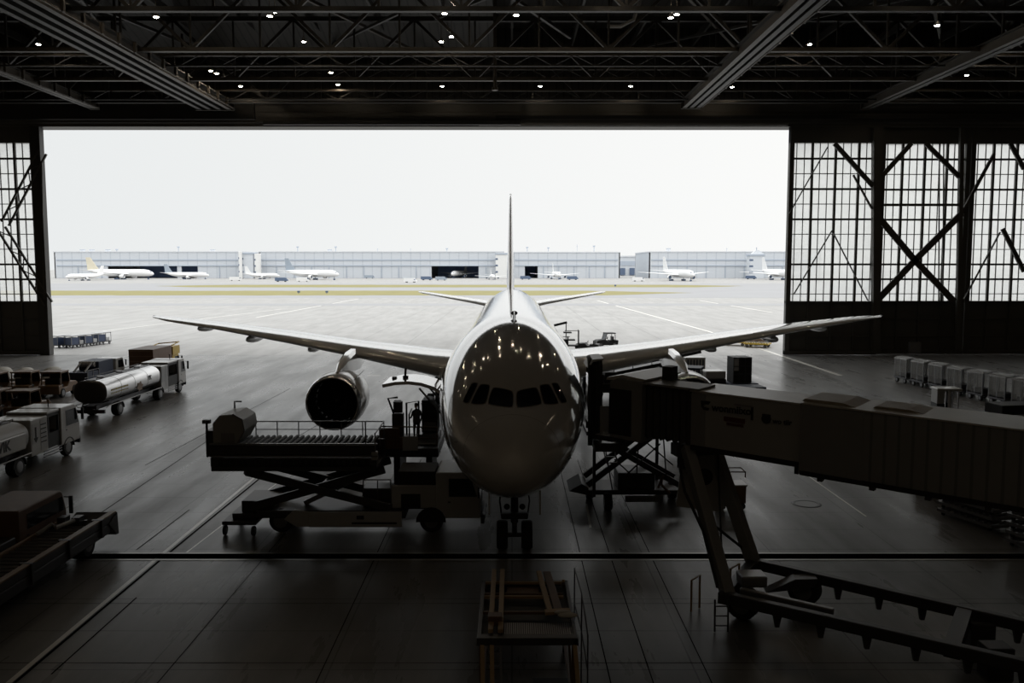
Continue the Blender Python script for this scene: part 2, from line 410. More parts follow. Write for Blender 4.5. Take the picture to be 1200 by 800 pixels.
# secondary light trusses with catwalk rails
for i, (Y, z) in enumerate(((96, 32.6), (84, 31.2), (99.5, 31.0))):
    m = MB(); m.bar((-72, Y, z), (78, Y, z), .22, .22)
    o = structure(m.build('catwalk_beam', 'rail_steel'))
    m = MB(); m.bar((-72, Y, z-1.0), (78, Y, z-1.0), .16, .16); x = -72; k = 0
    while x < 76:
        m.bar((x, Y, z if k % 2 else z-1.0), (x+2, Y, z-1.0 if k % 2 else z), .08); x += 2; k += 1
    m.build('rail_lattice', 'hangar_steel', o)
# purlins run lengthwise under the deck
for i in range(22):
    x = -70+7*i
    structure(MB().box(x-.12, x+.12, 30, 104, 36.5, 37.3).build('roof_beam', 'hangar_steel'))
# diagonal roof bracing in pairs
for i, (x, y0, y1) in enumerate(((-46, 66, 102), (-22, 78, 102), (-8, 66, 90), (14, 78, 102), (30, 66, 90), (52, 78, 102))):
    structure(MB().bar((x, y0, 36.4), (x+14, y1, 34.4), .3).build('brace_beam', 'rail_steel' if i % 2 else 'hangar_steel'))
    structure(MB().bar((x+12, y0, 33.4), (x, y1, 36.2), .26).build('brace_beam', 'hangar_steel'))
# ventilation monitor with a sloped corrugated underside
m = MB(); m.add([(-44, 84, 39.6), (-2, 84, 39.6), (-2, 101, 35.0), (-44, 101, 35.0), (-44, 84, 39.9), (-2, 84, 39.9), (-2, 101, 35.3), (-44, 101, 35.3)], [(0, 1, 2, 3), (4, 7, 6, 5), (0, 4, 5, 1), (1, 5, 6, 2), (2, 6, 7, 3), (3, 7, 4, 0)])
structure(m.build('roof_panel', 'roof_deck'), 'sloping corrugated roof panel')

# overhead crane girders running lengthwise
def girder(x, w, n, z, y0, y1, label, col='hangar_steel'):
    t = thing('overhead_crane_girder', label, 'crane girder', (x, (y0+y1)/2, z), 0, 'overhead crane girders')
    hl = (y1-y0)/2
    m = MB(); m.box(-w/2, w/2, -hl, hl, .5, .62); m.build('top_plate', col, t)
    for i in range(n):
        xx = -w/2+w*(i+.5)/n
        m = MB(); m.box(xx-.06, xx+.06, -hl, hl, -.25, .5); m.box(xx-.24, xx+.24, -hl, hl, -.33, -.25); m.build('runway_rail', 'rail_steel' if i == (n-1 if x < 0 else 0) else 'hangar_steel', t)
    m = MB(); k = int(2*hl/3)
    m.box(w/2, w/2+.1, -hl, hl, -.3, -.15)
    for i in range(k): m.box(w/2, w/2+.25, -hl+3*i, -hl+3*i+.3, -.3, .6)
    m.build('bracket_rib', 'rail_steel', t)
    for yy in (-hl*.8, -hl*.3, hl*.2, hl*.7):
        MB().bar((0, yy, .6), (0, yy, 5.9), .2).build('hanger', 'hangar_steel', t)
    MB().box(-w/2, w/2, hl, hl+.25, -.4, .7).build('end_stop', 'rail_steel', t)
    return t
girder(-35.2, 4.6, 4, 29.8, 40, 103, 'wide dark crane girder running towards the left end of the door header')
girder(21.0, 2.4, 3, 29.8, 40, 102, 'crane girder with bright edges running out over the jet bridge side')
girder(-49.5, 1.2, 2, 29.9, 60, 103, 'narrow crane girder at the far left of the roof')
girder(42.0, 1.4, 2, 29.9, 60, 103, 'narrow crane girder over the glazed door leaves')
# drop pipe and hoses at the roof centre
t = thing('hanging_pipe', 'thin pale pipe hanging down the middle of the roof', 'pipe', A(580, 60, 88))
MB().tube([(0, 0, 6), (0, 0, -3.6)], .18).build('pipe_run', 'rail_steel', t); MB().cyl((0, 0, -3.7), 'z', .32, .3).build('valve', 'rail_steel', t)
t = thing('hanging_hose', 'looped pale hose hanging from the roof trusses', 'hose', A(735, 15, 80))
MB().tube([(1.4, 0, 4), (1.2, 0, 1.2), (.6, 0, -.6), (-.6, 0, -1.2), (-1.8, 0, -1.2)], .17).build('hose_run', 'pale_panel', t); MB().bar((-1.8, 0, -1.2), (-.9, 0, 4), .12).build('hanger', 'rail_steel', t)

# lamps: the seen ones, then unseen rows, those behind the camera added as fill
def lamp0():
    t = thing('pendant_lamp', 'small glowing high bay lamp hung among the dark roof trusses', 'lamp', (0, 0, 0), 0, 'high bay lamps under the roof')
    MB().lathe([(.08, .42), (.12, .3), (.26, .04), (.28, 0)], axis='z', n=14).build('lamp_shade', 'lamp_housing', t)
    MB().lathe([(.01, -.07), (.12, -.055), (.19, -.01), (.2, .0)], axis='z', n=14).build('bulb', 'lamp_glow', t)
    MB().tube([(0, 0, .4), (0, 0, 1.8)], .03, 6).build('hanger_rod', 'rail_steel', t)
    return t
LP = lamp0(); first = True; LPS = []
lampspots = [(20, 15), (26, 21), (13, 17), (45, 52), (36, 50), (322, 14), (316, 19), (356, 49), (247, 83), (254, 86), (262, 91), (282, 101), (521, 16), (517, 49), (529, 43), (388, 85), (396, 99), (518, 101), (605, 18), (612, 17), (633, 101), (739, 101), (786, 21), (793, 17), (940, 21), (947, 17), (953, 17), (949, 52), (1176, 53), (1183, 49), (1178, 47), (858, 102), (183, 20), (1133, 88), (1098, 30)]
for i, (px, py) in enumerate(lampspots):
    r = ray(px, py); z = 31.5 if py > 40 else 30.6
    tt = (z-H)/r.z; p = Vector((r.x*tt, r.y*tt, z))
    if p.y > 103: tt = 103/r.y; p = Vector((r.x*tt, 103, H+r.z*tt))
    if any((p-q).length < .8 for q in LPS): continue
    LPS.append(p)
    if first: LP.location = p; first = False
    else: dup(LP, p)
for y, xs_ in ((0, (-22, -11, 0, 12, 24)), (-9, (-17, -5.5, 6.5, 18)), (68, (-33, -14, 13, 33)), (61, (-30, -15, -5, 6, 16, 30)), (66, (-22, -10, 1, 9, 24)), (70, (-28, -6, 5, 18))):  # rows behind the camera: unseen lamps added to brighten the nose
    for x in xs_: dup(LP, (x+RND.uniform(-1.5, 1.5), y+RND.uniform(-1, 1), 33+RND.uniform(-.6, .6)))
# ------------------------------------------------------------------ the airliner
NY = 27.0
air = thing('airliner', 'large white twin-engine airliner seen nose-on in the middle of the hangar', 'airplane', (0.1, NY+5.6, 0))
AO = Vector((0.1, NY+5.6, 0))
S_ = [0, .02, .06, .12, .3, .7, 1.3, 2, 2.8, 3.5, 4.2, 5, 6, 7, 8, 9, 10, 11, 12, 14, 16]
ZT = [4.5, 4.66, 4.79, 4.91, 5.16, 5.50, 5.80, 6.05, 6.34, 6.78, 7.17, 7.51, 7.82, 8.06, 8.26, 8.42, 8.545, 8.635, 8.69, 8.72, 8.72]
ZB = [4.5, 4.35, 4.24, 4.13, 3.89, 3.57, 3.25, 3.0, 2.80, 2.69, 2.61, 2.55, 2.52, 2.5, 2.5, 2.5, 2.5, 2.5, 2.5, 2.5, 2.5]
HW = [0.005, .17, .29, .41, .66, 1.03, 1.42, 1.76, 2.10, 2.32, 2.50, 2.66, 2.81, 2.92, 3.0, 3.05, 3.08, 3.1, 3.1, 3.1, 3.1]
ZC = [4.5, 4.5, 4.5, 4.5, 4.51, 4.55, 4.62, 4.72, 4.86, 5.0, 5.13, 5.27, 5.41, 5.5, 5.56, 5.6, 5.61, 5.61, 5.61, 5.61, 5.61]
S_ += [48, 52, 56, 60, 64, 68, 71, 73, 73.8]
ZT += [8.72, 8.72, 8.72, 8.70, 8.62, 8.42, 8.2, 8.02, 7.9]
ZB += [2.5, 2.75, 3.3, 4.1, 5.05, 6.05, 6.8, 7.25, 7.45]
HW += [3.1, 3.0, 2.78, 2.4, 1.85, 1.2, .68, .32, .1]
ZC += [5.61, 5.75, 6.05, 6.45, 6.88, 7.28, 7.52, 7.64, 7.68]
fzt, fzb, fhw, fzc = pchip(S_, ZT), pchip(S_, ZB), pchip(S_, HW), pchip(S_, ZC)
def skin(s, a, off=0.0):
    c, q = math.cos(a), math.sin(a); zc = fzc(s)
    return Vector((( fhw(s)+off)*c, NY+s, zc+((fzt(s)-zc)+off)*q if q >= 0 else zc+((zc-fzb(s))+off)*q))
ss = [0, .015, .04, .07, .11, .16, .23, .32, .45, .6, .8, 1.0, 1.25, 1.5, 1.8, 2.1, 2.4, 2.7, 3.0, 3.3, 3.6, 3.9, 4.2, 4.6, 5, 5.5, 6, 6.5, 7, 7.5, 8, 8.6, 9.2, 10, 11, 12, 13, 14.5, 16, 20, 25, 30, 36, 42, 47, 50, 52, 54, 56, 58, 60, 62, 64, 66, 68, 70, 71.5, 73, 73.8]
NS = 72
m = MB(); m.loft([[skin(s, 2*PI*k/NS)-AO for k in range(NS)] for s in ss])
fus = m.build('fuselage', 'paint_white', air, angle=1.2)
bvh = BVHTree.FromPolygons([Vector(v)+AO for v in m.v], m.f)
# each cockpit pane is a curved patch lying on the skin, its outline projected on the nose from in front
def patch(quad, n, off, name, material, parent, flip=False, thick=.03):
    O = Vector((0.1, 0, H)); vs = []; 
    for j in range(n+1):
        for i in range(n+1):
            u, v = i/n, j/n
            # rounded outline
            q = [Vector(p) for p in quad]
            p = (q[0]*(1-u)+q[1]*u)*(1-v)+(q[3]*(1-u)+q[2]*u)*v
            c = (q[0]+q[1]+q[2]+q[3])/4; e = max(abs(2*u-1), abs(2*v-1)); k = 1-.10*(abs(2*u-1)*abs(2*v-1))**3
            p = c+(p-c)*k
            d = ray(600+(-p.x if flip else p.x), p.y)
            hit, nrm, _, _ = bvh.ray_cast(O, d.normalized())
            if nrm.dot(d) > 0: nrm = -nrm
            vs.append(hit+nrm*off-AO)
    m = MB(); w = n+1
    m.add(vs, [(j*w+i, j*w+i+1, (j+1)*w+i+1, (j+1)*w+i) for j in range(n) for i in range(n)], None, True)
    o = m.build(name, material, parent)
    return o
X0 = 603.2
def Q(*p): return [(x-X0, y) for x, y in p]
panes = [Q((605.4, 458.6), (628.6, 453.6), (635.2, 473.6), (605.6, 478.0)), Q((632.0, 451.6), (643.2, 450.2), (655.0, 473.0), (637.8, 473.4)), Q((646.0, 449.2), (653.0, 449.0), (664.3, 470.8), (657.6, 472.4))]
for fl in (False, True):
    for q in panes:
        big = [(x+(-1.0 if i in (0, 3) else 1.0), y+(-1.0 if i < 2 else 1.0)) for i, (x, y) in enumerate(q)]
        f_ = patch(big, 6, .008, 'cockpit_window', 'seam', air, fl)
        patch(q, 6, .016, 'pane', 'cockpit_glass', f_, fl)
# wipers
for sx in (-1, 1):
    m = MB(); pts = []
    for px, py in ((606, 479.6), (614, 481.0), (622, 477.8), (633, 474.4)):
        hit, nrm, _, _ = bvh.ray_cast(Vector((.1, 0, H)), ray(600+sx*(px-X0), py).normalized()); pts.append(hit+nrm*.03-AO)
    m.tube(pts, .025, 6); m.build('wiper', 'black', air)
# radome joint and skin joints
def ring_strip(s, w, name, a0=0, a1=2*PI, off=.004):
    m = MB(); n = 64; v = []
    for k in range(n+1):
        a = a0+(a1-a0)*k/n; v += [skin(s, a, off)-AO, skin(s+w, a, off)-AO]
    m.add(v, [(2*k, 2*k+1, 2*k+3, 2*k+2) for k in range(n)], None, True); return m.build(name, 'seam', air)
ring_strip(1.75, .018, 'radome_seam')
# crew probes
for sx in (-1, 1):
    for s, a in ((2.3, .1), (2.5, -.25)):
        p = skin(s, a if sx > 0 else PI-a)-AO; n = Vector((sx, 0, 0))
        MB().tube([p, p+n*.12, p+n*.16+Vector((0, -.14, 0))], .014, 6).build('pitot_probe', 'steel', air)
# passenger door outline by the bridge and open door panel
def door_patch(s0, s1, z0, z1, side, name, material, off, parent):
    m = MB(); n = 8; v = []
    for j in range(n+1):
        z = z0+(z1-z0)*j/n
        for i in range(n+1):
            s = s0+(s1-s0)*i/n; zc = fzc(s); q = max(-1, min(1, (z-zc)/((fzt(s)-zc) if z > zc else (zc-fzb(s))))); a = math.asin(q)
            p = skin(s, a, off); v.append(Vector((p.x*side, p.y, p.z))-AO)
    w = n+1
    m.add(v, [(j*w+i, j*w+i+1, (j+1)*w+i+1, (j+1)*w+i) for j in range(n) for i in range(n)], None, True)
    return m.build(name, material, parent)
door_patch(5.4, 6.5, 4.85, 6.75, 1, 'passenger_doorway', 'black', .012, air)
m = MB(); m.box(2.99, 3.05, NY+6.3, NY+7.2, 4.85, 6.75, Matrix.Translation(-AO)); m.build('passenger_door', 'paint_white', air, bevel=.03)
# top aerials
p = skin(10.9, PI/2)-AO
m = MB(); m.loft([[(.028*math.cos(a), p.y+.28*math.sin(a)+z*.35, p.z+z) for a in [2*PI*k/12 for k in range(12)]] for z in (-.05, .34)]); m.build('blade_antenna', 'paint_white', air)
p = skin(11.8, PI/2)-AO
MB().ball((0, p.y, p.z+.2), .16, .22, .1).build('beacon', 'dark_steel', air)
MB().cyl((0, p.y, p.z+.07), 'z', .07, .2).build('beacon_base', 'steel', air)
MB().ball((0, skin(60, PI/2).y-AO.y, 8.75), .12, .16, .12).build('beacon', 'ink_red', air)

# wings
def airfoil(c, t, n=14):
    up, lo = [], []
    for i in range(n+1):
        x = .5*(1-math.cos(PI*i/n)); y = 5*t*(.2969*math.sqrt(x)-.126*x-.3516*x*x+.2843*x**3-.1036*x**4); cam_ = .02*4*x*(1-x)
        up.append((x*c, (cam_+y)*c)); lo.append((x*c, (cam_-y)*c))
    return up+lo[-2:0:-1]
def wing(sx, secs, name, material='wing_paint'):
    m = MB(); rings = []
    for x, yl, z, c, t, inc in secs:
        ring = []
        for u, w in airfoil(c, t):
            ring.append(Vector((sx*x, yl+u, z+w-u*math.tan(math.radians(inc))))-AO)
        rings.append(ring)
    m.loft(rings); return m.build(name, material, air, angle=1.0)
def secs(tx, ty):
    return [(2.2, 49.0, 4.55, 15.8, .12, 2.6), (5.0, 51.6, 4.75, 13.2, .115, 2.2), (10.2, 55.6, 5.25, 9.3, .105, 1.3), (16, 60.3, 5.72, 7.3, .10, .8), (23, 66.1, 6.2, 5.2, .095, .4), (28.8, 70.8, 6.52, 3.5, .09, 0), (tx-.7, ty-1.5, 6.68, 1.9, .09, 0), (tx, ty, 6.74, .5, .09, 0)]
wl = wing(-1, secs(31.2, 73.9), 'wing'); wr = wing(1, secs(32.2, 74.2), 'wing')
def flapline(sx, w):
    m = MB()
    for x0, y0, z0, x1, y1, z1 in ((3.4, 59.6, 5.3, 10.2, 62.2, 5.75), (10.4, 62.0, 5.8, 24, 69.9, 6.42)):
        m.bar((sx*x0-AO.x, y0-AO.y, z0), (sx*x1-AO.x, y1-AO.y, z1), .05, .02)
    m.build('flap_seam', 'seam', w)
for sx, w in ((-1, wl), (1, wr)):
    for x, y, z in ((6.3, 59.5, 4.3), (14.4, 62.4, 5.12), (19.9, 66.0, 5.5), (25.2, 70.6, 6.0)):
        m = MB(); m.lathe([(.02, -2.4), (.2, -1.9), (.34, -.8), (.36, .4), (.26, 1.8), (.03, 3.0)], (sx*x-AO.x, y-AO.y, z), 'y', 14)
        m.build('flap_fairing', 'wing_paint', w)
    MB().ball((sx*(30.9 if sx < 0 else 31.9)-AO.x, 73.7-AO.y, 6.74), .12, .3, .07).build('wing_tip_light', 'cockpit_glass', w)
# wing root fairing
m = MB(); rings = []
for s, hw, zb, zt in ((19, 2.2, 2.6, 4.2), (21.5, 3.15, 2.2, 4.8), (25, 3.45, 2.0, 5.0), (35, 3.5, 1.95, 5.0), (40, 3.3, 2.1, 4.7), (44, 2.2, 2.6, 4.0)):
    rings.append([Vector((hw*math.copysign(abs(math.cos(a))**.8, math.cos(a)), NY+s, (zb+zt)/2+(zt-zb)/2*math.sin(a)))-AO for a in [2*PI*k/24 for k in range(24)]])
m.loft(rings); m.build('belly_fairing', 'paint_white', air)

# tail
def tailplane(sx):
    m = MB(); rings = []
    for x, yl, z, c, t in ((.7, 89.2, 6.55, 7.2, .10), (4, 92.0, 7.1, 5.4, .095), (10.2, 97.2, 7.98, 2.7, .09), (10.75, 98.2, 8.06, 1.3, .08)):
        rings.append([Vector((sx*x-.1, yl+u, z+w))-Vector((0, AO.y, 0)) for u, w in airfoil(c, t)])
    m.loft(rings); return m.build('horizontal_stabilizer', 'wing_paint', air, angle=1.0)
tailplane(-1); tailplane(1)
m = MB(); rings = []
for z, yl, c, t in ((8.2, 83.6, 13, .055), (9.2, 86.0, 10.4, .075), (12, 88.6, 8.4, .08), (15.5, 92.1, 6.3, .08), (18.4, 94.9, 4.7, .08), (18.95, 95.9, 3.4, .06)):
    rings.append([Vector((w-(.012*t*c)*0-.26, yl+u-AO.y, z)) for u, w in [(u, w-.02*4*(u/c)*(1-u/c)*c) for u, w in airfoil(c, t)]])
m.loft(rings); m.build('vertical_fin', 'wing_paint', air, angle=1.0)
MB().lathe([(.02, -.5), (.12, 0), (.02, .6)], (-.26, 97-AO.y, 19.0), 'y', 10).build('fin_tip_light', 'seam', air)

# engines
def engine(sx):
    c = Vector((sx*10.65, 50.0, 2.9))-AO; n = 40
    out = [(1.5, .02), (1.535, .0), (1.58, .06), (1.66, .35), (1.74, 1.0), (1.76, 1.8), (1.72, 2.8), (1.6, 3.8), (1.42, 4.7), (1.36, 4.9)]
    inn = [(1.36, 4.9), (1.34, 4.2), (1.38, 3.2), (1.40, 1.5), (1.36, .8), (1.38, .35), (1.45, .08), (1.5, .02)]
    m = MB(); m.lathe(out, c, 'y', n, caps=False); e = m.build('engine_nacelle', 'cowl', air)
    MB().lathe(inn, c, 'y', n, caps=False).build('intake_duct', 'engine_dark', e)
    MB().lathe([(1.395, .3), (1.455, .07), (1.5, .0), (1.545, -.02), (1.60, .06), (1.675, .36)], c, 'y', n, caps=False).build('intake_lip', 'lip_metal', e)
    m = MB(); nb = 22
    for k in range(nb):
        a = 2*PI*k/nb; v = []
        for r, tw, w in ((.42, .35, .16), (.9, .7, .2), (1.37, 1.05, .24)):
            for q in (-1, 1):
                da = q*w*math.cos(tw)/r; v.append((r*math.cos(a+da), 1.75+q*w*math.sin(tw), r*math.sin(a+da)))
        m.add([Vector(p)+c for p in v], [(0, 1, 3, 2), (2, 3, 5, 4)], None, True)
    m.build('fan_blade_rib', 'blade', e)
    MB().lathe([(1.38, 2.15), (.02, 2.15)], c, 'y', 30).build('fan_disc', 'engine_dark', e)
    MB().lathe([(.01, .95), (.14, 1.05), (.3, 1.35), (.43, 1.75), (.43, 2.1)], c, 'y', 24).build('spinner', 'blade', e)
    MB().lathe([(1.0, 4.3), (.95, 5.2), (.72, 6.2), (.68, 6.25), (.5, 6.2), (.3, 6.9), (.02, 7.4)], c, 'y', 28).build('exhaust_nozzle', 'steel', e)
    # pylon from the cowl up and back to the wing
    m = MB(); rings = []
    for y, z0, z1, w in ((50.9, 4.4, 4.7, .10), (52.2, 4.4, 5.12, .28), (54.4, 4.3, 5.5, .36), (57, 4.2, 5.6, .34), (60, 4.6, 5.5, .2), (62.5, 5.0, 5.4, .04)):
        rings.append([Vector((sx*10.5-AO.x+u*w, y-AO.y, z)) for u, z in ((-1, z0), (1, z0), (1, z1*.85+z0*.15), (.5, z1), (-.5, z1), (-1, z1*.85+z0*.15))])
    m.loft(rings); m.build('pylon', 'wing_paint', air, angle=.6)
    # strake on the inner flank
    m = MB(); a = .85; r0 = 1.72
    for q in (1,):
        p = [(r0, .9), (r0+.02, 2.6), (r0+.5, 2.6), (r0+.35, 1.7)]
        vs = [Vector((-sx*r*math.cos(a), y, r*math.sin(a)))+c for r, y in p]; vs += [v+Vector((0, 0, .03)) for v in vs]
        m.add(vs, [(0, 1, 2, 3), (7, 6, 5, 4), (0, 4, 5, 1), (1, 5, 6, 2), (2, 6, 7, 3), (3, 7, 4, 0)])
    m.build('nacelle_strake', 'cowl', e)
engine(-1); engine(1)

# landing gear
def T(p): return Vector(p)-AO
m = MB(); m.cyl(T((.1, 32.6, 2.0)), 'z', .15, 1.9); m.cyl(T((.1, 32.6, .95)), 'z', .1, .9); m.bar(T((.1, 32.5, 1.6)), T((.1, 31.0, 2.7)), .12)
ng = m.build('nose_gear_strut', 'dark_steel', air)
MB().cyl(T((.1, 32.6, .55)), 'x', .09, 1.25).build('axle', 'dark_steel', ng)
m = MB(); m.bar(T((.1, 32.35, 1.45)), T((.1, 32.15, 1.05)), .12); m.bar(T((.1, 32.15, 1.05)), T((.1, 32.45, .6)), .1); m.build('torque_link', 'dark_steel', ng)
m = MB(); m.box(-.42, .62, 32.2, 32.5, 1.28, 1.5, Matrix.Translation(-AO)); m.build('steering_cylinder', 'dark_steel', ng, bevel=.04)
for sx in (-1, 1):
    MB().ball(T((.1+sx*.3, 32.3, 1.75)), .12, .08, .12).build('taxi_light', 'window_glass', ng)
    MB().tube([T((.1+sx*.5, 32.5, 1.3)), T((.1+sx*.58, 32.6, 1.9)), T((.1+sx*.5, 32.6, 2.6))], .03).build('hose_run', 'black', ng)
    wheel(air, T((.1+sx*.48, 32.6, .56)), 'x', .56, .42, 'nose_wheel')
    m = MB(); m.box(-.03, .03, 31.2, 33.4, 1.75, 2.7, Matrix.Translation(Vector((.1+sx*.95, 0, 0))-AO)); m.build('gear_door', 'paint_white', air, bevel=.02)
for sx in (-1, 1):
    m = MB(); m.cyl(T((sx*5.5, 63, 2.6)), 'z', .24, 3.6); m.bar(T((sx*5.5, 61.4, .75)), T((sx*5.5, 64.6, .75)), .3); m.bar(T((sx*5.4, 63, 2)), T((sx*3.4, 63, 3.4)), .16)
    mg = m.build('main_gear_strut', 'dark_steel', air)
    for yy in (61.5, 63, 64.5):
        for dx in (-.7, .7): wheel(air, T((sx*5.5+dx, yy, .68)), 'x', .68, .5, 'main_wheel')
# forward cargo door, swung open above the loader
m = MB(); rings = []; path = [(-3.04, 4.62), (-3.3, 4.92), (-3.75, 5.2), (-4.3, 5.38), (-4.9, 5.45), (-5.5, 5.42), (-6.1, 5.3)]
for i, (x, z) in enumerate(path):
    a = path[max(0, i-1)]; b = path[min(len(path)-1, i+1)]; d = Vector((b[0]-a[0], 0, b[1]-a[1])).normalized(); nn = Vector((d.z, 0, -d.x))
    if nn.z < 0: nn = -nn
    y0 = 39.9; y1 = 42.6
    rings.append([Vector((x, y0, z))-AO, Vector((x, y1, z))-AO, Vector((x, y1, z))+nn*.16-AO, Vector((x, y0, z))+nn*.16-AO])
m.loft(rings); cd = m.build('cargo_door', 'paint_white', air, angle=.5)
m = MB(); m.bar(T((-5.2, 41.2, 5.6)), T((-5.15, 41.1, 6.1)), .1); m.box(-5.3, -5.05, 41.1, 41.3, 5.55, 5.7, Matrix.Translation(-AO)); m.build('door_latch', 'black', cd)
m = MB(); m.box(-5.85, -5.65, 41.3, 41.6, 5.45, 5.62, Matrix.Translation(-AO)); m.build('door_latch', 'black', cd)
for y in (40.1, 42.4): MB().tube([T((-3.0, y, 3.6)), T((-4.4, y, 5.25))], .05).build('door_strut', 'steel', cd)
door_patch(12.9, 15.6, 3.0, 4.7, -1, 'cargo_doorway', 'black', .015, air)
# twin curved braces above the cargo door
for k in (0, .35):
    MB().tube([T((-3.35-k, 43.3, 5.3)), T((-3.2-k, 43.3, 5.75)), T((-3.05-k*.6, 43.3, 5.9))], .07).build('grab_handle', 'paint_white', air)
# ------------------------------------------------------------------ service vehicles (local axes: +y is forward)
def cab(par, x0, x1, y0, y1, z0, z1, body, rake=.35, name='cab', interior=True):
    h = z1-z0; zb = z0+h*.45
    prof = [(y0, z0), (y1, z0), (y1, zb), (y1-rake, z1-.12), (y1-rake-.15, z1), (y0+.05, z1), (y0, z1-.08)]
    c = MB().prism(prof, 'x', x0, x1).build(name, body, par, bevel=.05)
    w = x1-x0
    m = MB(); q = rake/(z1-.12-zb)
    def fz(z): return y1-(z-zb)*q+.012
    za, zc = zb+.05, z1-.25
    m.add([(x0+.12, fz(za), za), (x1-.12, fz(za), za), (x1-.16, fz(zc), zc), (x0+.16, fz(zc), zc)], [(0, 1, 2, 3)]); m.build('windshield', 'window_glass', c)
    for x in (x0-.012, x1+.012):
        m = MB(); m.add([(x, y1-.14, za), (x, y0+.55, za), (x, y0+.55, zc), (x, y1-.14-(zc-za)*q, zc)], [(0, 1, 2, 3)]); m.build('side_window', 'window_glass', c)
        sg = 1 if x > x0+.2 else -1
        m = MB(); m.bar((x, y1-.2, zc-.05), (x+sg*.25, y1-.05, zc-.1), .03); m.box(x+sg*.2-.07, x+sg*.2+.07, y1-.1, y1-.03, zc-.75, zc-.05); m.build('mirror', 'black', c)
        m = MB(); m.box(min(x, x+sg*.01), max(x, x+sg*.01), y0+.5, y0+.62, za-.25, za-.2); m.build('door_handle', 'black', c)
    m = MB(); m.box(x0+.05, x1-.05, y1, y1+.16, z0-.25, z0+.15); m.build('bumper', 'dark_steel', c, bevel=.04)
    for x in (x0+.3, x1-.3): MB().cyl((x, y1+.17, z0+.02), 'y', .09, .05).build('headlight', 'pale_panel', c)
    m = MB(); m.add([(x0+.25, y1+.012, z0+.25), (x1-.25, y1+.012, z0+.25), (x1-.25, y1+.012, zb-.15), (x0+.25, y1+.012, zb-.15)], [(0, 1, 2, 3)]); m.build('grille', 'black', c)
    return c
def supertank(par, y0, y1, zc, rx, rz, material, end):
    def ring(y, k): return [Vector((k*rx*math.copysign(abs(math.cos(a))**.75, math.cos(a)), y, zc+k*rz*math.copysign(abs(math.sin(a))**.75, math.sin(a)))) for a in [2*PI*i/40 for i in range(40)]]
    t = MB().loft([ring(y0, 1), ring(y1, 1)], caps=False).build('tank', material, par)
    MB().loft([ring(y0-.34, .45), ring(y0-.27, .8), ring(y0-.12, .95), ring(y0, 1)]).build('tank_end', end, t)
    MB().loft([ring(y1+.34, .45), ring(y1+.27, .8), ring(y1+.12, .95), ring(y1, 1)]).build('tank_end', end, t)
    for k in range(1, 4):
        y = y0+(y1-y0)*k/4; m = MB(); m.loft([ring(y-.03, 1.003), ring(y+.03, 1.003)], caps=False); m.build('tank_band', end, t)
    m = MB()
    for x in (-.45, .45):
        m.tube([(x, y0+.1, zc+rz+.02), (x, y0+.1, zc+rz+.14), (x, y1-.1, zc+rz+.14), (x, y1-.1, zc+rz+.02)], .025, 6)
    m.box(-.35, .35, y0+.1, y1-.1, zc+rz-.02, zc+rz+.02); m.build('walkway_grating', 'dark_steel', t)
    for k in range(3):
        y = y0+(y1-y0)*(k+.5)/3; MB().cyl((0, y, zc+rz+.07), 'z', .24, .12).build('manhole', 'steel', t)
    return t
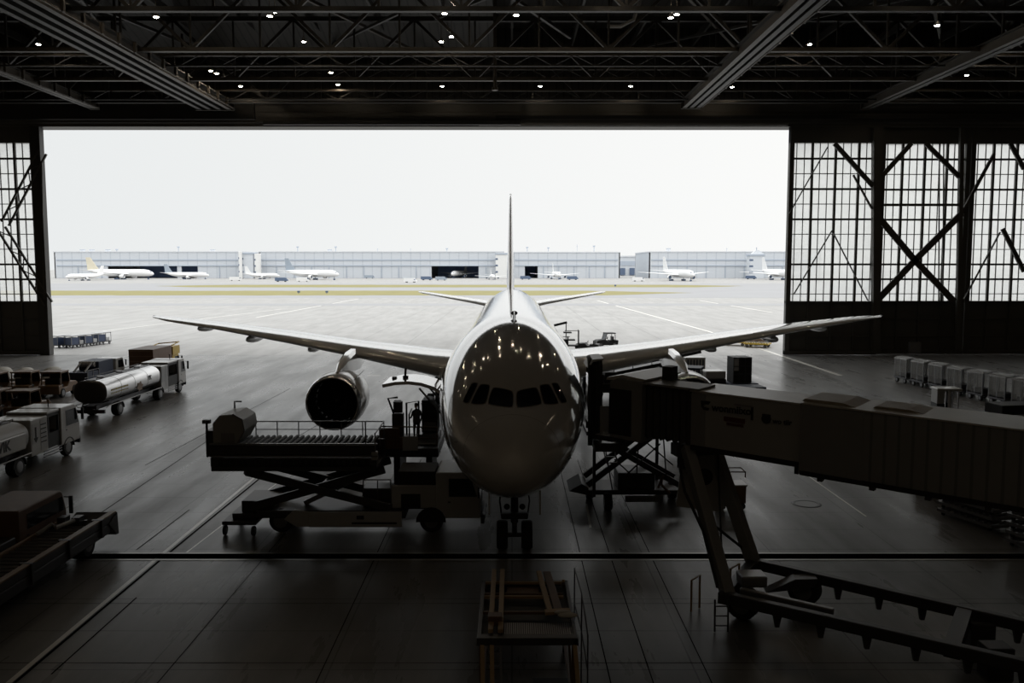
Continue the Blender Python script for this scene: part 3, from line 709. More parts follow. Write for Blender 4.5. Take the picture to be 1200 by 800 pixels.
def tanker(label, loc, L, tank, cabi, caby, axles, body, tankm, endm, zc=2.02, rz=.84, group=None):
    t = thing('fuel_tanker_truck', label, 'truck', loc, 0, group)
    m = MB()
    for x in (-.45, .45): m.box(x-.06, x+.06, .1, L-.6, .78, 1.08)
    for k in range(6): y = .2+(L-1.2)*k/5; m.box(-.45, .45, y, y+.12, .82, 1.02)
    m.build('chassis_frame', 'dark_steel', t)
    supertank(t, tank[0], tank[1], zc, 1.2, rz, tankm, endm)
    m = MB(); m.box(-1.15, 1.15, cabi[0], cabi[1], .75, 2.75); cb = m.build('pump_cabinet', body, t, bevel=.05)
    m = MB()
    for x in (1.155, -1.165): m.box(x, x+.01, cabi[0]+.12, (cabi[0]+cabi[1])/2, 1.4, 2.5); m.box(x, x+.01, (cabi[0]+cabi[1])/2+.1, cabi[1]-.1, .95, 2.6)
    m.build('cabinet_door_panel', 'pale_panel', cb)
    m = MB(); m.box(-1.12, 1.12, cabi[1]+.02, caby[0]-.02, .85, 1.7); m.box(-1.12, 1.12, cabi[1]+.02, caby[0]-.02, 2.6, 2.78)
    for x in (-1.08, 1.08):
        for y in (cabi[1]+.1, caby[0]-.1): m.box(x-.06, x+.06, y-.06, y+.06, 1.7, 2.6)
    m.build('hose_reel_bay', 'black', t)
    MB().box(-1.14, 1.14, cabi[1], caby[0], 2.78, 2.9).build('bay_roof', body, t, bevel=.02)
    for y in (cabi[1]+.55, caby[0]-.5): MB().lathe([(.42, -.5), (.42, -.44), (.26, -.42), (.26, .42), (.42, .44), (.42, .5)], (-.3, y, 2.12), 'x', 18).build('hose_reel', 'rubber', t)
    cab(t, -1.2, 1.2, caby[0], caby[1], .75, 2.93, body)
    for i, (y, dbl) in enumerate(axles):
        for sx in (-1, 1):
            wheel(t, (sx*(1.0 if not dbl else .93), y, .5), 'x', .5, .3 if not dbl else .5)
            m = MB(); m.prism([(y+.62*math.cos(a), .5+.6*math.sin(a)) for a in [PI*k/10 for k in range(11)]]+[(y+.57*math.cos(a), .5+.55*math.sin(a)) for a in [PI*(10-k)/10 for k in range(11)]], 'x', sx*1.2-.22, sx*1.2+.02 if sx > 0 else sx*1.2+.25)
            m.build('mudguard', 'black', t)
    for sx in (-1, 1):
        m = MB()
        m.tube([(sx*1.22, tank[0]+.1, 1.02), (sx*1.22, cabi[0]-.1, 1.02)], .035, 6)
        for k in range(5): y = tank[0]+.2+(cabi[0]-tank[0]-.4)*k/4; m.tube([(sx*1.22, y, 1.02), (sx*1.0, y, .85)], .025, 6)
        m.build('side_rail_frame', 'pale_panel', t)
        m = MB()
        for z in (.45, .6, .75): m.box(sx*1.16-.03, sx*1.16+.03, axles[-1][0]-2.6, axles[-1][0]-.75, z, z+.06)
        m.build('guard_frame', 'steel', t)
    m = MB(); m.box(-1.2, 1.2, -.15, .02, .55, .8); m.build('rear_bumper', 'dark_steel', t)
    for x in (-.9, .9): MB().box(x-.16, x+.16, -.17, -.15, .6, .75).build('tail_light', 'ink_red', t)
    MB().tube([(0.3, caby[0]+.4, 2.93), (.3, caby[0]+.4, 3.25)], .03, 6).build('beacon_post', 'black', t)
    MB().cyl((.3, caby[0]+.4, 3.3), 'z', .07, .14).build('beacon', 'orange_brown', t)
    return t
t1 = tanker('silver fuel tanker truck with an orange patch on its tank, driving out past the wing', (-30.25, 60.3, 0), 15.2, (.35, 9.6), (9.95, 11.4), (13.55, 15.2), [(2.4, True), (9.7, True), (13.9, False)], 'white_truck', 'tank_silver', 'tank_end')
text('VIK', (1.2, 7.2, 1.95), PI/2, .5, 'ink', t1)
m = MB(); y = 1.0
for k in range(11):
    w = (.14, .2, .1, .24, .17)[k % 5]; m.box(1.2, 1.212, y, y+w, 2.0, 2.13); m.box(1.2, 1.212, y, y+w*.7, 1.78, 1.86); y += w+.09
m.build('lettering', 'ink_yellow', t1)
m = MB(); m.prism([(5.75+(.62 if k % 2 == 0 else .40)*math.cos(PI*k/6+.2), 1.68+(.42 if k % 2 == 0 else .28)*math.sin(PI*k/6+.2)) for k in range(12)], 'x', 1.2, 1.215); m.build('hazard_placard', 'orange_brown', t1)
t2 = tanker('pale fuel tanker truck with square side tank lettering, nearest vehicle with headlights by the floor line', (-27.05, 40.4, 0), 10.0, (.35, 4.6), (4.9, 6.6), (7.9, 10.0), [(3.7, True), (8.7, False)], 'white_truck', 'pale_panel', 'pale_panel', 1.95, .8)
t2['label'] = 'pale fuel tanker truck with dark letters on its tank and an arrow on its cabinet'
m = MB(); m.box(1.1, 1.26, .3, 4.3, 1.35, 2.25); m.build('side_tank_panel', 'white_truck', t2, bevel=.08)
text('VIK', (1.27, 1.75, 1.6), PI/2, .72, 'ink', t2)
m = MB(); m.box(1.17, 1.18, 5.3, 5.42, 1.7, 2.3); m.prism([(5.15, 1.72), (5.57, 1.72), (5.36, 1.45)], 'x', 1.17, 1.18); m.build('arrow_marking', 'ink', t2)
m = MB()
for k in range(5): m.box(1.17, 1.18, 5.85, 6.4, 1.35+.24*k, 1.41+.24*k)
m.build('louvre_vent', 'ink', t2)

# dark flatbed truck with a pale crew cab, behind the tanker
t = thing('flatbed_truck', 'dark flatbed truck with pale cab parked behind the silver tanker', 'truck', (-38.6, 74.6, 0)); t.scale = (.8,)*3
m = MB(); m.box(-1.2, 1.2, .1, 7.4, .85, 1.15); m.build('bed', 'dark_steel', t)
m = MB(); m.box(-1.15, 1.15, 3.4, 6.9, 1.15, 2.95); m.box(-1.15, 1.15, .6, 3.3, 1.15, 2.0); m.build('equipment_body', 'navy', t, bevel=.05)
m = MB(); m.cyl((0, 3.2, 2.7), 'x', .32, 1.6); m.bar((-.6, 1.2, 2.0), (-.6, 2.9, 2.9), .15); m.bar((.6, 1.2, 2.0), (.6, 2.9, 2.9), .15); m.build('boom', 'pale_panel', t)
m = MB()
for y in (.7, 2, 3.3): m.bar((1.18, y, 1.1), (1.18, y, 2.2), .05)
m.bar((1.18, .7, 2.2), (1.18, 3.3, 2.2), .05); m.build('side_rail_frame', 'steel', t)
cab(t, -1.2, 1.2, 7.5, 9.7, .7, 2.85, 'white_truck')
for y in (2.0, 8.6):
    for sx in (-1, 1): wheel(t, (sx*1.0, y, .48), 'x', .48, .32)
# yellow and brown box loader further out
t = thing('box_truck', 'brown and yellow box truck beyond the silver tanker', 'truck', (-36.3, 83.0, 0))
m = MB(); m.box(-1.2, 1.2, 0, 4.6, .8, 2.9); b = m.build('cargo_box', 'brown_box', t, bevel=.03)
m = MB()
for z in (1.2, 1.7, 2.2, 2.7): m.box(-1.1, 1.1, -.03, 0, z, z+.06)
m.build('door_rib', 'orange_brown', b)
m = MB(); m.box(.4, 1.25, 4.8, 6.6, 1.9, 2.75); m.tube([(-1, 4.7, 2.75), (-1, 6.6, 2.9), (1.2, 6.6, 3.1), (1.2, 4.7, 2.9)], .06); m.build('lift_guard', 'yellow', t)
cab(t, -1.1, 1.1, 5.0, 7.0, .6, 1.9, 'yellow')
m = MB(); m.box(-.9, .9, 0, 6.9, .5, .8); m.build('chassis_frame', 'dark_steel', t)
for y in (1.2, 6.1):
    for sx in (-1, 1): wheel(t, (sx*1.0, y, .45), 'x', .45, .3)

# tow tractors
def tractor(label, loc, body, rz=0, roof=True, group='tow tractors along the hangar side'):
    t = thing('tow_tractor', label, 'tractor', loc, rz, group)
    prof = [(-1.5, .3), (1.5, .3), (1.55, .85), (1.3, 1.02), (.25, 1.1), (-.1, .75), (-.9, .75), (-1.0, 1.0), (-1.55, .95)]
    MB().prism(prof, 'x', -.75, .75).build('body', body, t, bevel=.06)
    m = MB(); m.box(-.55, .55, -.85, -.35, .75, .95); m.box(-.55, .55, -.95, -.82, .8, 1.45); m.build('seat', 'black', t, bevel=.04)
    m = MB(); m.tube([(-.2, .2, 1.05), (-.2, -.1, 1.25)], .03, 6); m.lathe([(.17, 0), (.2, .02), (.17, .04)], (-.2, -.12, 1.24), 'y', 14); m.build('steering_wheel', 'black', t)
    if roof:
        m = MB()
        for x in (-.7, .7):
            m.bar((x, -1.1, .9), (x, -1.05, 1.9), .07); m.bar((x, .35, 1.0), (x, .1, 1.9), .07); m.bar((x, -1.1, 1.86), (x, .12, 1.86), .06)
        for y in (-1.06, .1): m.bar((-.7, y, 1.86), (.7, y, 1.86), .06)
        m.build('roof_post_frame', body, t)
        MB().box(-.78, .78, -1.2, .2, 1.88, 1.97).build('canopy', body, t, bevel=.04)
        m = MB(); m.add([(-.68, .34, 1.08), (.68, .34, 1.08), (.68, .12, 1.86), (-.68, .12, 1.86)], [(0, 1, 2, 3)]); m.build('windshield', 'window_glass', t)
    for y in (-.95, .95):
        for sx in (-1, 1): wheel(t, (sx*.68, y, .36), 'x', .36, .24, n=16)
    for x in (-.5, .5): MB().cyl((x, 1.52, .7), 'y', .09, .08, 12).build('headlight', 'pale_panel', t)
    return t
ty = tractor('orange brown tow tractor at the outer end of the tractor row', (-38.7, 72.2, 0), 'orange_brown', .05); ty.scale = (1.12,)*3
dup(ty, (-41.2, 72.2, 0), .05, 'orange brown tow tractor second from the outer end of the row')
dup(ty, (-43.4, 71.4, 0), .05, 'orange brown tow tractor cut by the frame edge above the nearer parked ones')
dup(ty, (-35.1, 61.2, 0), .05, 'orange brown tow tractor directly behind the pale tanker')
dup(ty, (-37.4, 61.6, 0), .02, 'orange brown tow tractor between the frame edge and the one behind the pale tanker')
tw = tractor('white tow tractor with a rounded pale hood, outer one of two', (-42.4, 78.2, 0), 'white_truck', .1, False, 'pale tractors behind the orange row')
dup(tw, (-44.6, 77.6, 0), .1, 'white tow tractor with a rounded pale hood, inner one nearer the frame edge')
def shroud(par):
    m = MB(); m.loft([[Vector((.72*k*math.cos(a), -1.2+2.4*u+.0, .8+1.0*k*max(0, math.sin(a)))) for a in [PI*i/14 for i in range(15)]] for u, k in ((0, .7), (.15, .95), (.5, 1.0), (.85, .9), (1, .6))], closed=False)
    return m.build('rounded_cover', 'cloth', par)
for o in (tw,): shroud(o)
KIDS.clear()
dup(tw, (-46.9, 78.0, 0), .1, 'white tow tractor with a pale hood at the very frame edge')
for o in list(COL.objects):
    if o.name.startswith('tow_tractor') and o.get('label', '').startswith('white tow tractor with a rounded pale hood, inner'): shroud(o)

# container transporter in the dark corner
t = thing('container_transporter', 'dark low container transporter with offset cab in the near corner', 'transporter', (-18.6, 29.0, 0))
m = MB(); m.box(-2.6, 2.8, -7.5, 3.8, .55, .95); m.build('chassis', 'dark_steel', t, bevel=.05)
m = MB()
for k in range(30): m.cyl((1.75, -7.2+.36*k, 1.05), 'x', .07, 1.4, 8)
m.build('roller_grate', 'steel', t)
m = MB(); m.box(2.55, 2.8, -7.5, 4.3, .95, 1.24); sg_ = m.build('side_guide', 'dark_steel', t, bevel=.03)
m = MB(); m.box(2.58, 2.82, -7.5, 4.3, 1.24, 1.29); m.build('guide_edge', 'orange_brown', sg_)
m = MB(); m.box(.98, 1.08, -7.5, 3.2, .95, 1.2); m.build('side_guide', 'orange_brown', t, bevel=.03)
for i in range(5): MB().box(2.45, 2.87, -6.6+2.4*i, -6.45+2.4*i, .6, 1.3).build('stanchion', 'dark_steel', t)
m = MB(); m.prism([(3.6, .95), (4.35, 1.25), (4.42, .35), (4.2, .35)], 'x', 1.2, 2.85); m.build('front_fender', 'dark_steel', t, bevel=.03)
cab(t, -1.0, .9, .9, 4.2, .7, 2.25, 'brown_box', .25)
m = MB(); m.bar((1.1, 2.4, 1.2), (2.2, 3.2, 1.2), .12); m.box(1.15, 1.45, 3.0, 3.4, 1.05, 1.4); m.box(1.7, 2.0, 3.0, 3.4, 1.05, 1.4); m.build('roller_stop', 'dark_steel', t)
m = MB(); m.box(-2.4, .9, -1.6, .7, .95, 1.4); m.build('engine_cover', 'dark_steel', t, bevel=.04)
m = MB(); m.tube([(1.15, 1.6, 1.2), (1.4, 2.2, 1.4), (1.7, 1.9, 1.35), (1.9, 2.8, 1.35)], .08); m.build('hydraulic_hose', 'pale_panel', t)
for y in (-5.5, -4.2, 2.6):
    for sx in (-1, 1): wheel(t, (.1+sx*2.25, y, .5), 'x', .5, .4)

# ------------------------------------------------------------------ scissor lift truck with raised bed (long axis along x, cab towards the nose gear)
t = thing('scissor_lift_truck', 'dark scissor lift truck with its railed bed raised beside the nose', 'truck', (-7.4, 35.6, 0))
def W(p): return Vector(p)-Vector((-7.4, 35.6, 0))
O2 = Matrix.Translation(-Vector((-7.4, 35.6, 0)))
m = MB(); m.box(-10.6, -4.4, 34.5, 36.7, .62, .95, O2); ch = m.build('chassis', 'dark_steel', t, bevel=.04)
m = MB(); m.box(-8.4, -4.55, 34.38, 34.52, .28, .92, O2); sp_ = m.build('side_skirt_panel', 'pale_panel', t, bevel=.03)
m = MB(); m.box(-6.6, -4.75, 34.36, 34.385, .42, .50, O2); m.box(-6.4, -6.1, 34.36, 34.385, .62, .78, O2); m.build('lettering_stripe', 'ink', sp_)
m = MB(); m.prism([(-9.4, .62), (-9.0, 1.0), (-8.4, .92), (-8.4, .3), (-8.9, .3)], 'y', 34.4, 34.6, O2); m.build('wheel_arch', 'pale_panel', t)
for x in (-9.6, -3.35):
    for y in (34.75, 36.5): wheel(t, W((x, y, .48)), 'y', .48, .36)
# rear step platform with castors
m = MB(); m.box(-11.9, -10.5, 34.2, 36.6, .42, .58, O2); m.box(-11.3, -9.9, 34.9, 36.7, .58, 1.25, O2); m.box(-11.6, -10.4, 34.6, 36.6, .58, .8, O2); m.build('rear_step', 'dark_steel', t, bevel=.03)
for x, y in ((-11.8, 34.3), (-10.6, 34.2), (-11.8, 36.4)): wheel(t, W((x, y, .2)), 'x', .2, .12, 'castor', n=14)
# scissor arms
for y in (34.7, 36.4):
    MB().bar((-11.0, y, 2.55), (-5.0, y, 1.0), .16, .34, O2).build('scissor_arm', 'dark_steel', t, bevel=.02)
    MB().bar((-10.9, y+.2, 1.0), (-5.3, y+.2, 2.6), .16, .34, O2).build('scissor_arm', 'dark_steel', t, bevel=.02)
for x, z in ((-11.0, 2.5), (-5.1, 1.0), (-8.0, 1.78)): MB().cyl(W((x, 35.65, z)), 'y', .1, 2.0, 12).build('pivot_shaft', 'steel', t)
MB().bar((-8.8, 35.5, 1.0), (-6.5, 35.5, 2.1), .2, .2, O2).build('lift_cylinder', 'steel', t)
# raised bed
m = MB(); m.box(-12.35, -5.55, 34.4, 36.9, 2.62, 2.82, O2); m.box(-12.35, -5.55, 34.35, 34.55, 2.82, 3.2, O2); m.box(-12.35, -5.55, 36.7, 36.9, 2.82, 3.5, O2); m.box(-12.35, -5.6, 34.36, 34.5, 3.3, 3.72, O2); bed = m.build('lift_bed', 'dark_steel', t, bevel=.03)
m = MB()
for z in (3.24, 3.74): m.box(-12.35, -5.5, 34.3, 34.4, z, z+.06, O2)
m.build('bed_edge_trim', 'steel', bed)
m = MB()
for k in range(26): m.cyl(W((-12.1+.25*k, 35.6, 3.62)), 'y', .08, 2.1, 8)
m.build('roller_grate', 'black', bed)
m = MB()
for k in range(24): m.box(-12.0+.26*k, -11.85+.26*k, 34.28, 34.36, 2.9, 3.12, O2)
m.box(-12.1, -5.7, 34.32, 34.355, 2.86, 2.92, O2)
m.build('side_slot_rib', 'black', bed)
m = MB(); m.tube([W((-11.2, 36.85, 4.25)), W((-5.6, 36.85, 4.25))], .03, 6); m.tube([W((-11.2, 36.85, 3.9)), W((-5.6, 36.85, 3.9))], .02, 6)
for k in range(7): x = -11.2+.933*k; m.tube([W((x, 36.85, 3.5)), W((x, 36.85, 4.25))], .025, 6)
m.tube([W((-5.6, 36.85, 4.25)), W((-5.6, 34.4, 4.2)), W((-5.6, 34.4, 3.4))], .03, 6); m.tube([W((-5.6, 35.6, 3.4)), W((-5.6, 35.6, 4.22))], .025, 6); m.tube([W((-6.0, 34.5, 3.4)), W((-6.0, 34.5, 4.7))], .03, 6)
m.build('guard_rail_frame', 'steel', bed)
m = MB(); m.box(-5.75, -5.5, 34.3, 34.6, 3.1, 3.45, O2); m.build('bed_corner_light', 'pale_panel', bed, bevel=.04)
m = MB(); m.box(-12.75, -12.35, 35.0, 36.4, 3.1, 4.2, O2); m.build('bed_end_gate', 'dark_steel', bed, bevel=.03)
m = MB(); m.tube([W((-12.5, 34.5, 3.2)), W((-12.5, 34.5, 4.75))], .05); m.box(-12.65, -12.35, 34.4, 34.6, 4.6, 4.75, O2); m.build('lamp_post', 'dark_steel', bed)
# body between bed and cab
m = MB(); m.box(-4.75, -3.2, 34.9, 36.6, .9, 2.5, O2); bd = m.build('equipment_body', 'black', t, bevel=.03)
m = MB(); m.box(-5.0, -3.15, 34.7, 34.85, 1.0, 1.95, O2); pp = m.build('pale_cabinet', 'pale_panel', t, bevel=.03)
m = MB(); m.box(-4.6, -3.8, 34.67, 34.7, 1.02, 1.6, O2); m.build('cabinet_opening', 'black', pp)
m = MB(); m.box(-6.3, -5.1, 35.2, 36.2, .95, 1.7, O2); m.build('battery_box', 'dark_steel', t, bevel=.03)
m = MB()
for x in (-6.2, -5.6, -5.05): m.tube([W((x, 34.9, 1.0)), W((x, 34.9, 2.15))], .025, 6)
m.tube([W((-6.2, 34.9, 2.15)), W((-5.05, 34.9, 2.15))], .025, 6); m.build('handrail_frame', 'steel', t)
# cab: built along +y then turned to face +x
cobj = cab(t, -1.15, 1.15, 0, 1.85, .62, 2.55, 'pale_panel', .3)
cobj.location = W((-3.15, 35.65, 0)); cobj.rotation_euler = (0, 0, -PI/2)
m = MB(); m.prism([(-3.35+.62*math.cos(a), .48+.62*math.sin(a)) for a in [PI*k/10 for k in range(11)]], 'y', 34.44, 34.5, O2); m.build('wheel_arch', 'black', t)

# cargo loader bridge at the open cargo door, with a standing figure
t = thing('cargo_loader', 'dark container loader with crowded deck under the open cargo door', 'loader', (-4.6, 40.2, 0))
def W3(p): return Vector(p)-Vector((-4.6, 40.2, 0))
O3 = Matrix.Translation(-Vector((-4.6, 40.2, 0)))
m = MB(); m.box(-6.0, -3.35, 38.2, 41.8, 2.35, 2.75, O3); dk = m.build('deck', 'dark_steel', t, bevel=.03)
m = MB(); m.box(-5.95, -5.1, 38.1, 38.3, 2.75, 3.7, O3); m.box(-5.1, -4.4, 38.05, 38.2, 2.75, 3.3, O3); m.build('front_panel', 'brown_box', dk, bevel=.02)
m = MB(); m.tube([W3((-5.95, 38.1, 3.8)), W3((-3.4, 38.1, 3.75))], .035, 6); m.tube([W3((-5.95, 38.1, 3.3)), W3((-3.4, 38.1, 3.25))], .025, 6)
for x in (-5.95, -5.1, -4.3, -3.4): m.tube([W3((x, 38.1, 2.7)), W3((x, 38.1, 3.8))], .03, 6)
m.build('guard_rail_frame', 'brown_box', dk)
m = MB(); m.box(-4.95, -4.25, 38.02, 38.06, 2.7, 3.35, O3); m.build('sign_panel', 'pale_panel', dk)
m = MB(); m.box(-5.8, -3.6, 38.8, 41.6, .5, .9, O3); m.box(-5.5, -5.2, 39, 41.4, .9, 2.4, O3); m.box(-4.0, -3.7, 39, 41.4, .9, 2.4, O3); m.build('lift_column', 'dark_steel', t, bevel=.03)
for x in (-5.7, -3.7):
    for y in (39.2, 41.2): wheel(t, W3((x, y, .42)), 'x', .42, .3)
m = MB(); m.box(-5.55, -5.05, 39.0, 39.5, 2.75, 4.2, O3); m.cyl(W3((-5.3, 39.25, 4.5)), 'z', .22, .5); m.tube([W3((-5.5, 39.2, 4.2)), W3((-5.75, 39.2, 4.9)), W3((-5.3, 39.2, 4.95))], .05); m.build('control_console', 'dark_steel', t, bevel=.03)
m = MB(); m.box(-5.75, -5.4, 41.0, 41.5, 2.75, 4.1, O3); m.cyl(W3((-5.57, 41.2, 4.3)), 'z', .18, .4); m.build('hydraulic_unit', 'dark_steel', t, bevel=.03)
m = MB(); m.tube([W3((-5.2, 41.6, 2.75)), W3((-5.2, 41.6, 4.3)), W3((-4.6, 41.6, 4.4)), W3((-4.6, 41.6, 2.75))], .05); m.tube([W3((-4.95, 40.6, 2.75)), W3((-4.95, 40.6, 3.9)), W3((-4.95, 41.6, 4.0))], .04); m.build('gate_frame', 'dark_steel', t)
m = MB(); m.box(-4.5, -3.5, 40.0, 41.6, 2.75, 3.04, O3)
for k in range(8): m.cyl(W3((-4.0, 39.0+.12*k, 2.8)), 'x', .05, 1.0, 8)
m.build('roller_grate', 'steel', dk)

t = thing('cargo_container', 'dark netted cargo container on the loader deck at the open cargo door', 'container', (-3.98, 41.1, 3.06))
m = MB(); m.prism([(-.35, 0), (.4, 0), (.4, 1.0), (.1, 1.55), (-.35, 1.55)], 'y', -.68, .62); s = m.build('shell', 'black', t, bevel=.03)
m = MB(); m.box(-.3, .35, -.71, -.68, .1, .5); m.build('silver_panel', 'steel', s)
m = MB()
for k in range(4): m.bar((-.37, -.7, .2+.4*k), (.4 if k < 3 else .12, -.7, .2+.4*k), .04)
m.build('net_mesh', 'dark_steel', s)
# cargo container on the raised bed
t = thing('cargo_container', 'grey cargo container with slanted side on the raised lift bed', 'container', (-11.72, 35.5, 3.72))
m = MB(); m.prism([(-.6, 0), (.4, 0), (.7, .55), (.63, 1.0), (.25, 1.22), (-.3, 1.18), (-.6, .85)], 'y', -.85, 1.0); m.build('shell', 'bridge_skin', t, bevel=.04)
m = MB(); m.box(-.25, .3, -.88, -.85, .08, .45); m.build('door_panel', 'bridge_dark', t)
m = MB(); m.bar((.42, -.88, .02), (.72, -.88, .55), .05); m.bar((.72, -.88, .55), (.64, -.88, 1.02), .05); m.bar((.64, -.88, 1.02), (.25, -.88, 1.24), .05); m.build('edge_frame', 'steel', t)
m = MB(); m.tube([(-.2, .8, 1.2), (-.2, .8, 1.5), (.1, .8, 1.5)], .04, 6); m.build('hook', 'steel', t)

# ------------------------------------------------------------------ maintenance stand below the camera
t = thing('work_stand', 'yellow and brown wheeled work stand in front of the nose gear', 'work stand', (.4, 21.8, 0))
OW = Matrix.Translation(-Vector((.4, 21.8, 0)))
def W4(p): return Vector(p)-Vector((.4, 21.8, 0))
m = MB()
for x in (-.75, 1.5):
    for y in (20.0, 23.6): m.bar((x, y, .25), (x, y, 2.0), .09, .09, OW)
    m.bar((x, 20, .3), (x, 23.6, .3), .09, .09, OW); m.bar((x, 20, .4), (x, 23.6, 1.9), .06, .06, OW)
for y in (20.0, 23.6): m.bar((-.75, y, .3), (1.5, y, .3), .09, .09, OW)
m.build('base_frame', 'brown_box', t)
for x in (-.75, 1.5):
    for y in (20.05, 23.55): wheel(t, W4((x, y, .16)), 'x', .16, .1, 'castor', n=14)
m = MB(); m.box(-.85, 1.6, 19.9, 20.15, 1.88, 2.06, OW); m.box(-.85, -.75, 19.9, 23.8, 1.88, 2.02, OW); m.box(1.5, 1.6, 19.9, 23.8, 1.88, 2.02, OW); m.box(-.85, 1.6, 23.7, 23.8, 1.88, 2.02, OW); m.build('deck_frame', 'dark_steel', t, bevel=.01)
m = MB()
for k in range(34): m.box(-.3+.054*k, -.27+.054*k, 20.15, 21.0, 1.9, 1.97, OW)
m.build('deck_grating', 'steel', t)
MB().box(-.75, 1.5, 20.15, 23.7, 1.82, 1.88, OW).build('deck_plate', 'black', t)
for x in (-.52, -.28):
    MB().bar((x, 20.15, 2.12), (x, 24.35, 2.12), .13, .1, OW).build('guide_rail', 'ply', t, bevel=.015)
MB().bar((.98, 21.35, 2.12), (.78, 24.2, 2.12), .14, .1, OW).build('guide_rail', 'ply', t, bevel=.015)
MB().bar((1.2, 21.35, 2.12), (1.02, 24.2, 2.12), .22, .06, OW).build('guide_rail', 'brown_box', t, bevel=.015)
for y, mt in ((23.6, 'ply'), (22.75, 'brown_box'), (22.55, 'ply'), (21.5, 'brown_box')):
    MB().bar((-.75, y, 2.03), (1.4, y, 2.03), .07, .07, OW).build('cross_bar', mt, t)
MB().box(-.15, .75, 22.9, 23.5, 1.89, 1.95, OW).build('deck_board', 'brown_box', t)
m = MB(); m.bar((.85, 21.3, 2.12), (1.5, 21.35, 2.14), .2, .08, OW); m.build('cross_bar', 'ply', t)
m = MB(); m.box(-.6, -.25, 20.6, 20.9, 2.06, 2.3, OW); m.build('tool_box', 'brown_box', t, bevel=.02)
m = MB(); m.bar((1.42, 23.5, 2.0), (1.42, 22.9, 2.35), .07, .07, OW); m.build('corner_post', 'ply', t)
m = MB(); m.ball(W4((1.42, 21.1, 2.13)), .26, .12, .06); m.ball(W4((1.3, 21.2, 2.16)), .22, .1, .06); m.build('rag', 'cloth', t)
m = MB(); m.tube([W4((1.75, 23.2, .05)), W4((1.75, 23.2, 2.6))], .02, 6); m.tube([W4((1.82, 21.6, .05)), W4((1.82, 21.6, 2.5))], .02, 6); m.tube([W4((1.75, 23.2, 2.6)), W4((1.82, 21.6, 2.5)), W4((1.86, 20.2, 2.0))], .02, 6); m.tube([W4((1.75, 23.2, 1.6)), W4((1.82, 21.6, 1.5)), W4((1.86, 20.2, 1.1))], .02, 6); m.tube([W4((1.86, 20.2, .05)), W4((1.86, 20.2, 2.0))], .02, 6); m.build('handrail_frame', 'dark_steel', t)
for x0 in (-.78, -.55): MB().bar((x0+.06, 19.95, 1.9), (x0+.13, 18.3, .05), .1, .06, OW).build('ladder_rail', 'ply', t)
MB().bar((-.28, 19.95, 1.9), (-.22, 18.3, .05), .06, .05, OW).build('ladder_rail', 'dark_steel', t)
m = MB()
for k in range(7): f = (k+.5)/7; m.box(-.55, -.25, 19.9-1.6*f, 20.0-1.6*f, 1.85-1.8*f, 1.89-1.8*f, OW)
m.build('ladder_rung_slat', 'steel', t)
MB().bar((1.52, 19.95, 1.9), (1.62, 18.3, .05), .1, .06, OW).build('stair_rail', 'ply', t)
MB().box(.5, 1.35, 19.0, 19.9, 1.0, 1.06, OW).build('lower_step', 'dark_steel', t)
# ------------------------------------------------------------------ passenger boarding bridge
BO = Vector((7.4, 27.4, 0))
br = thing('boarding_bridge', 'long grey passenger boarding bridge docked at the airliner front door', 'jet bridge', BO)
dv = Vector((7.55, -5.7, 0)).normalized(); nv = Vector((-dv.y, dv.x, 0))
TM = Matrix(((dv.x, nv.x, 0, 5.95-BO.x), (dv.y, nv.y, 0, 28.0-BO.y), (-.026, 0, 1, 0), (0, 0, 0, 1)))
RZ = math.atan2(dv.y, dv.x)
Z0, Z1 = 5.05, 6.93
m = MB(); m.box(0, 5.2, 0, 1.9, Z0, Z1-.06, TM); tin = m.build('inner_tunnel', 'bridge_skin', br, bevel=.03)
m = MB(); m.box(-.05, 4.2, -.04, 1.94, Z1-.06, Z1, TM); m.build('roof_plate', 'bridge_roof', tin)
m = MB(); m.box(0, 5.2, -.03, .03, Z0-.12, Z0+.05, TM); m.box(0, 5.2, 1.87, 1.93, Z0-.12, Z0+.05, TM); m.build('sill_beam', 'black', tin)
m = MB(); m.box(0, .5, -.025, 0, Z0+.05, Z1-.1, TM); m.build('end_frame', 'bridge_dark', tin)
for x0, x1, z0, z1, mt in ((2.05, 2.12, 6.2, 6.62, 'ink'), (1.5, 2.1, 6.6, 6.66, 'bridge_dark')):
    MB().box(x0, x1, -.03, 0, z0, z1, TM).build('side_panel_edge', mt, tin)
def btext(body, x, z, size, mt, par): return text(body, TM @ Vector((x, -.03, z)), RZ, size, mt, par)
# advertising emblem and lettering on the near wall
m = MB(); m.prism([(.34, 6.62), (.68, 6.62), (.62, 6.52), (.45, 6.5), (.45, 6.42), (.64, 6.4), (.6, 6.32), (.45, 6.32), (.36, 6.42)], 'y', -.03, -.005, TM); m.build('emblem', 'ink', tin)
btext('wonmiixo', .73, 6.33, .33, 'ink', tin)
m = MB(); m.box(1.15, 1.85, -.03, -.005, 6.05, 6.2, TM); m.build('red_notice', 'ink_red', tin)
m = MB(); m.box(1.25, 1.8, -.03, -.005, 5.93, 6.01, TM); m.build('red_notice', 'ink_red', tin)
m = MB(); m.cyl((2.55, -.02, 6.30), 'y', .15, .03, 18, TM); m.box(2.42, 2.68, -.03, -.005, 6.2, 6.45, TM); m.build('emblem', 'ink', tin)
btext('wo tiir', 2.76, 6.2, .22, 'ink', tin)
m = MB(); m.box(3.72, 22, -.14, 2.04, Z0-.18, Z1-.0, TM); tout = m.build('outer_tunnel', 'fluted', br, bevel=.03)
m = MB(); m.box(3.72, 5.5, -.17, -.14, Z0-.2, Z1-.02, TM); m.box(3.66, 3.74, -.18, 2.08, Z0-.25, Z1+.03, TM); m.build('tunnel_collar', 'bridge_dark', tout)
